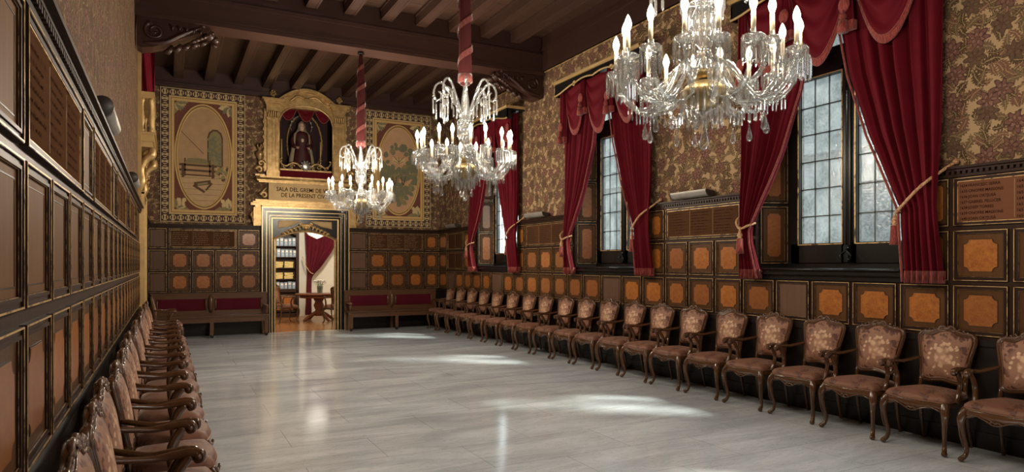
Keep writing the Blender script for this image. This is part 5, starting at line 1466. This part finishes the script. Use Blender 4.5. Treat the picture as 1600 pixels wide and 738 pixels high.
# ---------------------------------------------------------------- the room beyond the doorway
NX = (1.2, 5.2); NY = (YE+.28, 20.2)
b = MB(); b.box(NX[0], NX[1], YE+.02, NY[1], -.2, .0)
structure(b.build('floor_beyond', M['parquet']), 'amber boarded floor of the room beyond the doorway', 'floor')
b = MB(); b.box(NX[0], NX[1], NY[1], NY[1]+.1, 0, 3.3); b.box(NX[0]-.1, NX[0], NY[0], NY[1], 0, 3.3); b.box(NX[1], NX[1]+.1, NY[0], NY[1], 0, 3.3)
for z in (.9, 1.6, 2.3, 2.9): b.box(NX[0], NX[1], NY[1]-.012, NY[1], z, z+.02)
structure(b.build('wall_beyond', M['plaster']), 'pale plastered walls of the room beyond the doorway', 'wall')
b = MB(); b.box(NX[0]-.1, NX[1]+.1, NY[0], NY[1]+.1, 3.3, 3.4)
structure(b.build('ceiling_beyond', M['plaster']), 'pale ceiling of the room beyond the doorway', 'ceiling')
t = thing('bookcase', 'dark glazed bookcase with arched top in the room beyond the doorway', 'bookcase', (2.62, 19.95, 0))
b = MB(); W = .72
b.box(-W, W, .0, .22, 0, .12); b.box(-W, W, .18, .22, .12, 2.7); 
for s in (-1, 1): b.box(s*W-.04, s*W+.04, -.04, .22, 0, 2.75)
b.box(-W, W, -.04, .22, .72, .80)
arc = [(-W+.04+(2*W-.08)*k/24, 2.36+.22*math.sin(PI*k/24)) for k in range(25)]
b.plate([(-W,2.80)]+[(-W,2.36)]+arc+[(W,2.36),(W,2.80)], -.05, .0); b.box(-W-.05, W+.05, -.08, .22, 2.80, 2.88)
b.tube([(x,-.055,z) for x, z in arc], .022, 6); b.box(-.02, .02, -.03, .0, .80, 2.5); b.box(-W, W, -.03, .0, .76, .82)
b.build('carcass', M['rail'], t)
for z in (1.10, 1.42, 1.74, 2.06): b = MB(); b.box(-W+.04, W-.04, .0, .20, z-.02, z); b.build('shelf', M['rail'], t)
for s in (-1, 1):
    b = MB(); x0, x1 = sorted((s*.03, s*(W-.06))); b.box(x0, x1, -.03, 0, .16, .68, 0); b.box(x0+.06, x1-.06, -.036, -.03, .22, .62, 1); b.build('cupboard_door', [M['rail'], M['burl']], t)
rnd = random.Random(4)
SH = [('upper shelf', 2.06), ('second shelf from the top', 1.74), ('lowest glazed shelf', .80)]
for nm, z in SH:
    x = -.64; k = 0
    while x < .62:
        w = rnd.uniform(.085, .11); h = rnd.uniform(.20, .24)
        if abs(x+w/2) < .06: x = .03; continue
        f = thing('box_file', f'blue-grey box file on the {nm} of the bookcase, {ORD[min(k,19)]} along', 'box file', (2.62+x+w/2, 19.96, z+.0), 0, 'box files in the bookcase')
        b = MB(); b.box(-w/2+.003, w/2-.003, 0, .17, 0, h); b.build('case', M['file'], f)
        b = MB(); b.sphere((0,-.002,h*.35), (.014,.004,.014), 8); b.box(-w*.3, w*.3, -.002, .001, h*.6, h*.85); b.build('spine_label', M['plaster'], f)
        x += w+.012; k += 1
for nm, z in (('third shelf', 1.42), ('fourth shelf', 1.10)):
    for k in range(4):
        x = (-.50,-.22,.20,.48)[k]
        b = MB(); 
        for j in range(4): b.T = Matrix.Rotation(rnd.uniform(-.08, .08), 4, 'Y'); b.box(-.12, .12, .0, .15, .03+.045*j, .07+.045*j)
        o = b.build('paper_bundle', M['ochre'], None, (2.62+x, 19.97, z-.02)); tag(o, f'yellowed paper bundle on the {nm} of the bookcase, {ORD[k]} along', 'paper bundle', 'paper bundles in the bookcase')
# round table with flowers
t = thing('round_table', 'round mahogany table on carved pedestal in the room beyond the doorway', 'table', (3.62, 18.3, 0))
b = MB(); b.lathe([(.56,.70),(.60,.71),(.61,.735),(.60,.75),(.001,.752)], 36); b.lathe([(.50,.63),(.50,.70)], 36); b.build('tabletop', M['table'], t)
b = MB(); b.lathe([(.10,.14),(.13,.20),(.09,.30),(.14,.42),(.10,.52),(.16,.63)], 16); b.build('pedestal', M['table'], t)
for k in range(4):
    a = k*PI/2+.4; b = MB(); b.tube(catmull([(.08*math.cos(a),.08*math.sin(a),.24),(.25*math.cos(a),.25*math.sin(a),.16),(.42*math.cos(a),.42*math.sin(a),.05),(.47*math.cos(a),.47*math.sin(a),.028)], 4), [.05,.045,.035,.028], 8); b.build('foot', M['table'], t)
v = thing('flower_vase', 'clear glass vase of white flowers on the round table', 'vase', (3.60, 18.05, .752))
b = MB(); b.lathe([(.001,.0),(.065,.0),(.07,.02),(.075,.16),(.085,.20),(.081,.20),(.066,.02)], 16); b.build('vase', M['water'], v)
b = MB(); rnd = random.Random(8)
for k in range(16): a = k*2.4; rr = .14*rnd.random()**.5; b.tube([(.02*math.cos(a),.02*math.sin(a),.01),(.05*math.cos(a),.05*math.sin(a),.19),(rr*math.cos(a),rr*math.sin(a),.26+.08*rnd.random())], .004, 5)
for k in range(22):
    a = k*2.4; p = V(.12*math.cos(a), .12*math.sin(a), .22+.08*rnd.random()); d = V(math.cos(a), math.sin(a), .3)*.07; s_ = V(-math.sin(a), math.cos(a), 0)*.02
    b.add([p, p+d*.5+s_, p+d, p+d*.5-s_], [(0,1,2,3)])
b.build('stems_and_leaves', M['leaf'], v)['kind'] = 'stuff'
for k in range(13):
    a = k*2.4; rr = .15*(k/13)**.5; z = .33-.5*rr*rr+.03*rnd.random()
    b = MB(); c = V(rr*math.cos(a), rr*math.sin(a), z); b.sphere(c, (.034,.034,.028), 8, 0, 5)
    for j in range(6): q = j*PI/3; b.sphere(c+V(.026*math.cos(q),.026*math.sin(q),.006), (.02,.02,.016), 6, 0, 4)
    b.build('flower_head', M['white'], v)
copy_tree(proto, (2.72, 18.05, 0), PI/2+.25, 'carved armchair at the round table beyond the doorway, in front of the bookcase', 'armchairs at the round table')
copy_tree(proto, (3.86, 17.30, 0), PI+.15, 'carved armchair at the round table beyond the doorway, partly behind the door jamb', 'armchairs at the round table')
# tied-back curtain
t = thing('curtain', 'dark red curtain tied back in the room beyond the doorway', 'curtain', (3.95, 19.9, 0))
b = MB()
def drapeX(b, xl, xr, z0, z1, y, folds, amp, nu=60, nv=30):
    vs = []; W = nu+1
    for sd in (0, .012):
        for j in range(nv+1):
            v = j/nv; a, e = interp(xl, v), interp(xr, v)
            for i in range(nu+1): u = i/nu; vs.append((a+(e-a)*u, y+sd+amp*math.sin(2*PI*folds*u+.5*math.sin(3*v)), z0+(z1-z0)*v))
    H = (nv+1)*W
    b.add(vs, [(j*W+i, j*W+W+i, j*W+W+i+1, j*W+i+1) for j in range(nv) for i in range(nu)]+[(H+j*W+i, H+j*W+i+1, H+j*W+W+i+1, H+j*W+W+i) for j in range(nv) for i in range(nu)], 0, True)
drapeX(b, [(0,-.42),(.6,-.34),(1,-.40)], [(0,.78),(.2,.66),(.4,.36),(.55,.04),(.62,-.18),(.66,-.22),(1,-.22)], 3.1, .05, 0, 7, .035)
b.build('drape', M['pad'], t)
b = MB(); b.tube([(-.5,.03,3.12),(.9,.03,3.12)], .02, 8); b.build('curtain_rod', M['brass'], t)
b = MB(); b.tube(catmull([(-.46,.06,1.75),(-.40,-.05,1.50),(-.28,-.08,1.30),(-.18,-.02,1.25)], 5), .014, 6); b.build('tieback_cord', M['cord'], t)
# crystal ceiling bowl
t = thing('ceiling_lamp', 'white beaded glass bowl lamp hanging in the room beyond the doorway', 'lamp', (3.36, 17.2, 2.18))
b = MB(); b.lathe([(.004,1.12),(.006,.36)], 8); b.build('suspension_rod', M['brass'], t)
t2 = NT('lit_glass_beads'); e = t2.n('Emission'); e.inputs[0].default_value = (1,.92,.78,1); e.inputs[1].default_value = 2.2; t2.l(e.outputs[0], t2.out.inputs[0]); M['litbead'] = t2.mat
b = MB(); b.lathe([(.005,0),(.10,.03),(.20,.09),(.27,.18),(.29,.25),(.28,.30)], 24); b.build('glass_bowl', M['litbead'], t)
b = MB()
for k in range(24): a = 2*PI*k/24; b.tube([(r_*math.cos(a), r_*math.sin(a), z) for r_, z in ((.07,.012),(.205,.085),(.275,.175),(.296,.25),(.285,.31))], .006, 5)
b.lathe([(.285,.30),(.30,.31),(.30,.34),(.285,.35)], 24); b.build('bead_strand', M['brass'], t)
def plight(name, loc, e, col, r=.1):
    L = bpy.data.lights.new(name, 'POINT'); L.energy = e; L.color = col; L.shadow_soft_size = r
    o = bpy.data.objects.new(name, L); COL.objects.link(o); o.location = loc
plight('lamp_bulb_light', (3.36, 17.2, 2.75), 110, (1,.90,.76), .12)
# ---------------------------------------------------------------- daylight, camera, view
w = bpy.data.worlds.new('overcast_daylight'); S.world = w; w.use_nodes = True
nt = w.node_tree; bg = nt.nodes['Background']
tc = nt.nodes.new('ShaderNodeTexCoord'); sp = nt.nodes.new('ShaderNodeSeparateXYZ'); nt.links.new(tc.outputs['Generated'], sp.inputs[0])
cr = nt.nodes.new('ShaderNodeValToRGB'); nt.links.new(sp.outputs[2], cr.inputs[0])
cr.color_ramp.elements[0].position = 0.0; cr.color_ramp.elements[0].color = (.62,.66,.70,1)
cr.color_ramp.elements[1].position = .6; cr.color_ramp.elements[1].color = (.80,.90,1.0,1)
nt.links.new(cr.outputs[0], bg.inputs[0]); bg.inputs[1].default_value = 4.0
sun = bpy.data.lights.new('sun', 'SUN'); sun.energy = 7.5; sun.color = (1,.95,.86); sun.angle = math.radians(6)
so = bpy.data.objects.new('sun', sun); COL.objects.link(so)
so.rotation_euler = Vector((-.80,.60,-1.12)).to_track_quat('-Z', 'Y').to_euler()
cam = bpy.data.cameras.new('camera'); co = bpy.data.objects.new('camera', cam); COL.objects.link(co)
co.location = (0, 0, 1.55); co.rotation_euler = (PI/2, 0, -math.atan(538/1037))
cam.sensor_width = 36; cam.lens = 36*1037/1600; cam.shift_y = (412-369)/1600; cam.clip_start = .05; cam.clip_end = 200
S.camera = co
S.view_settings.view_transform = 'Standard'; S.view_settings.look = 'None'; S.view_settings.gamma = 1; S.view_settings.use_curve_mapping = False
S.view_settings.exposure = 1.08
S.cycles.use_denoising = True
S.cycles.max_bounces = 10; S.cycles.diffuse_bounces = 4; S.cycles.glossy_bounces = 4; S.cycles.transparent_max_bounces = 24
S.cycles.sample_clamp_indirect = 6.0
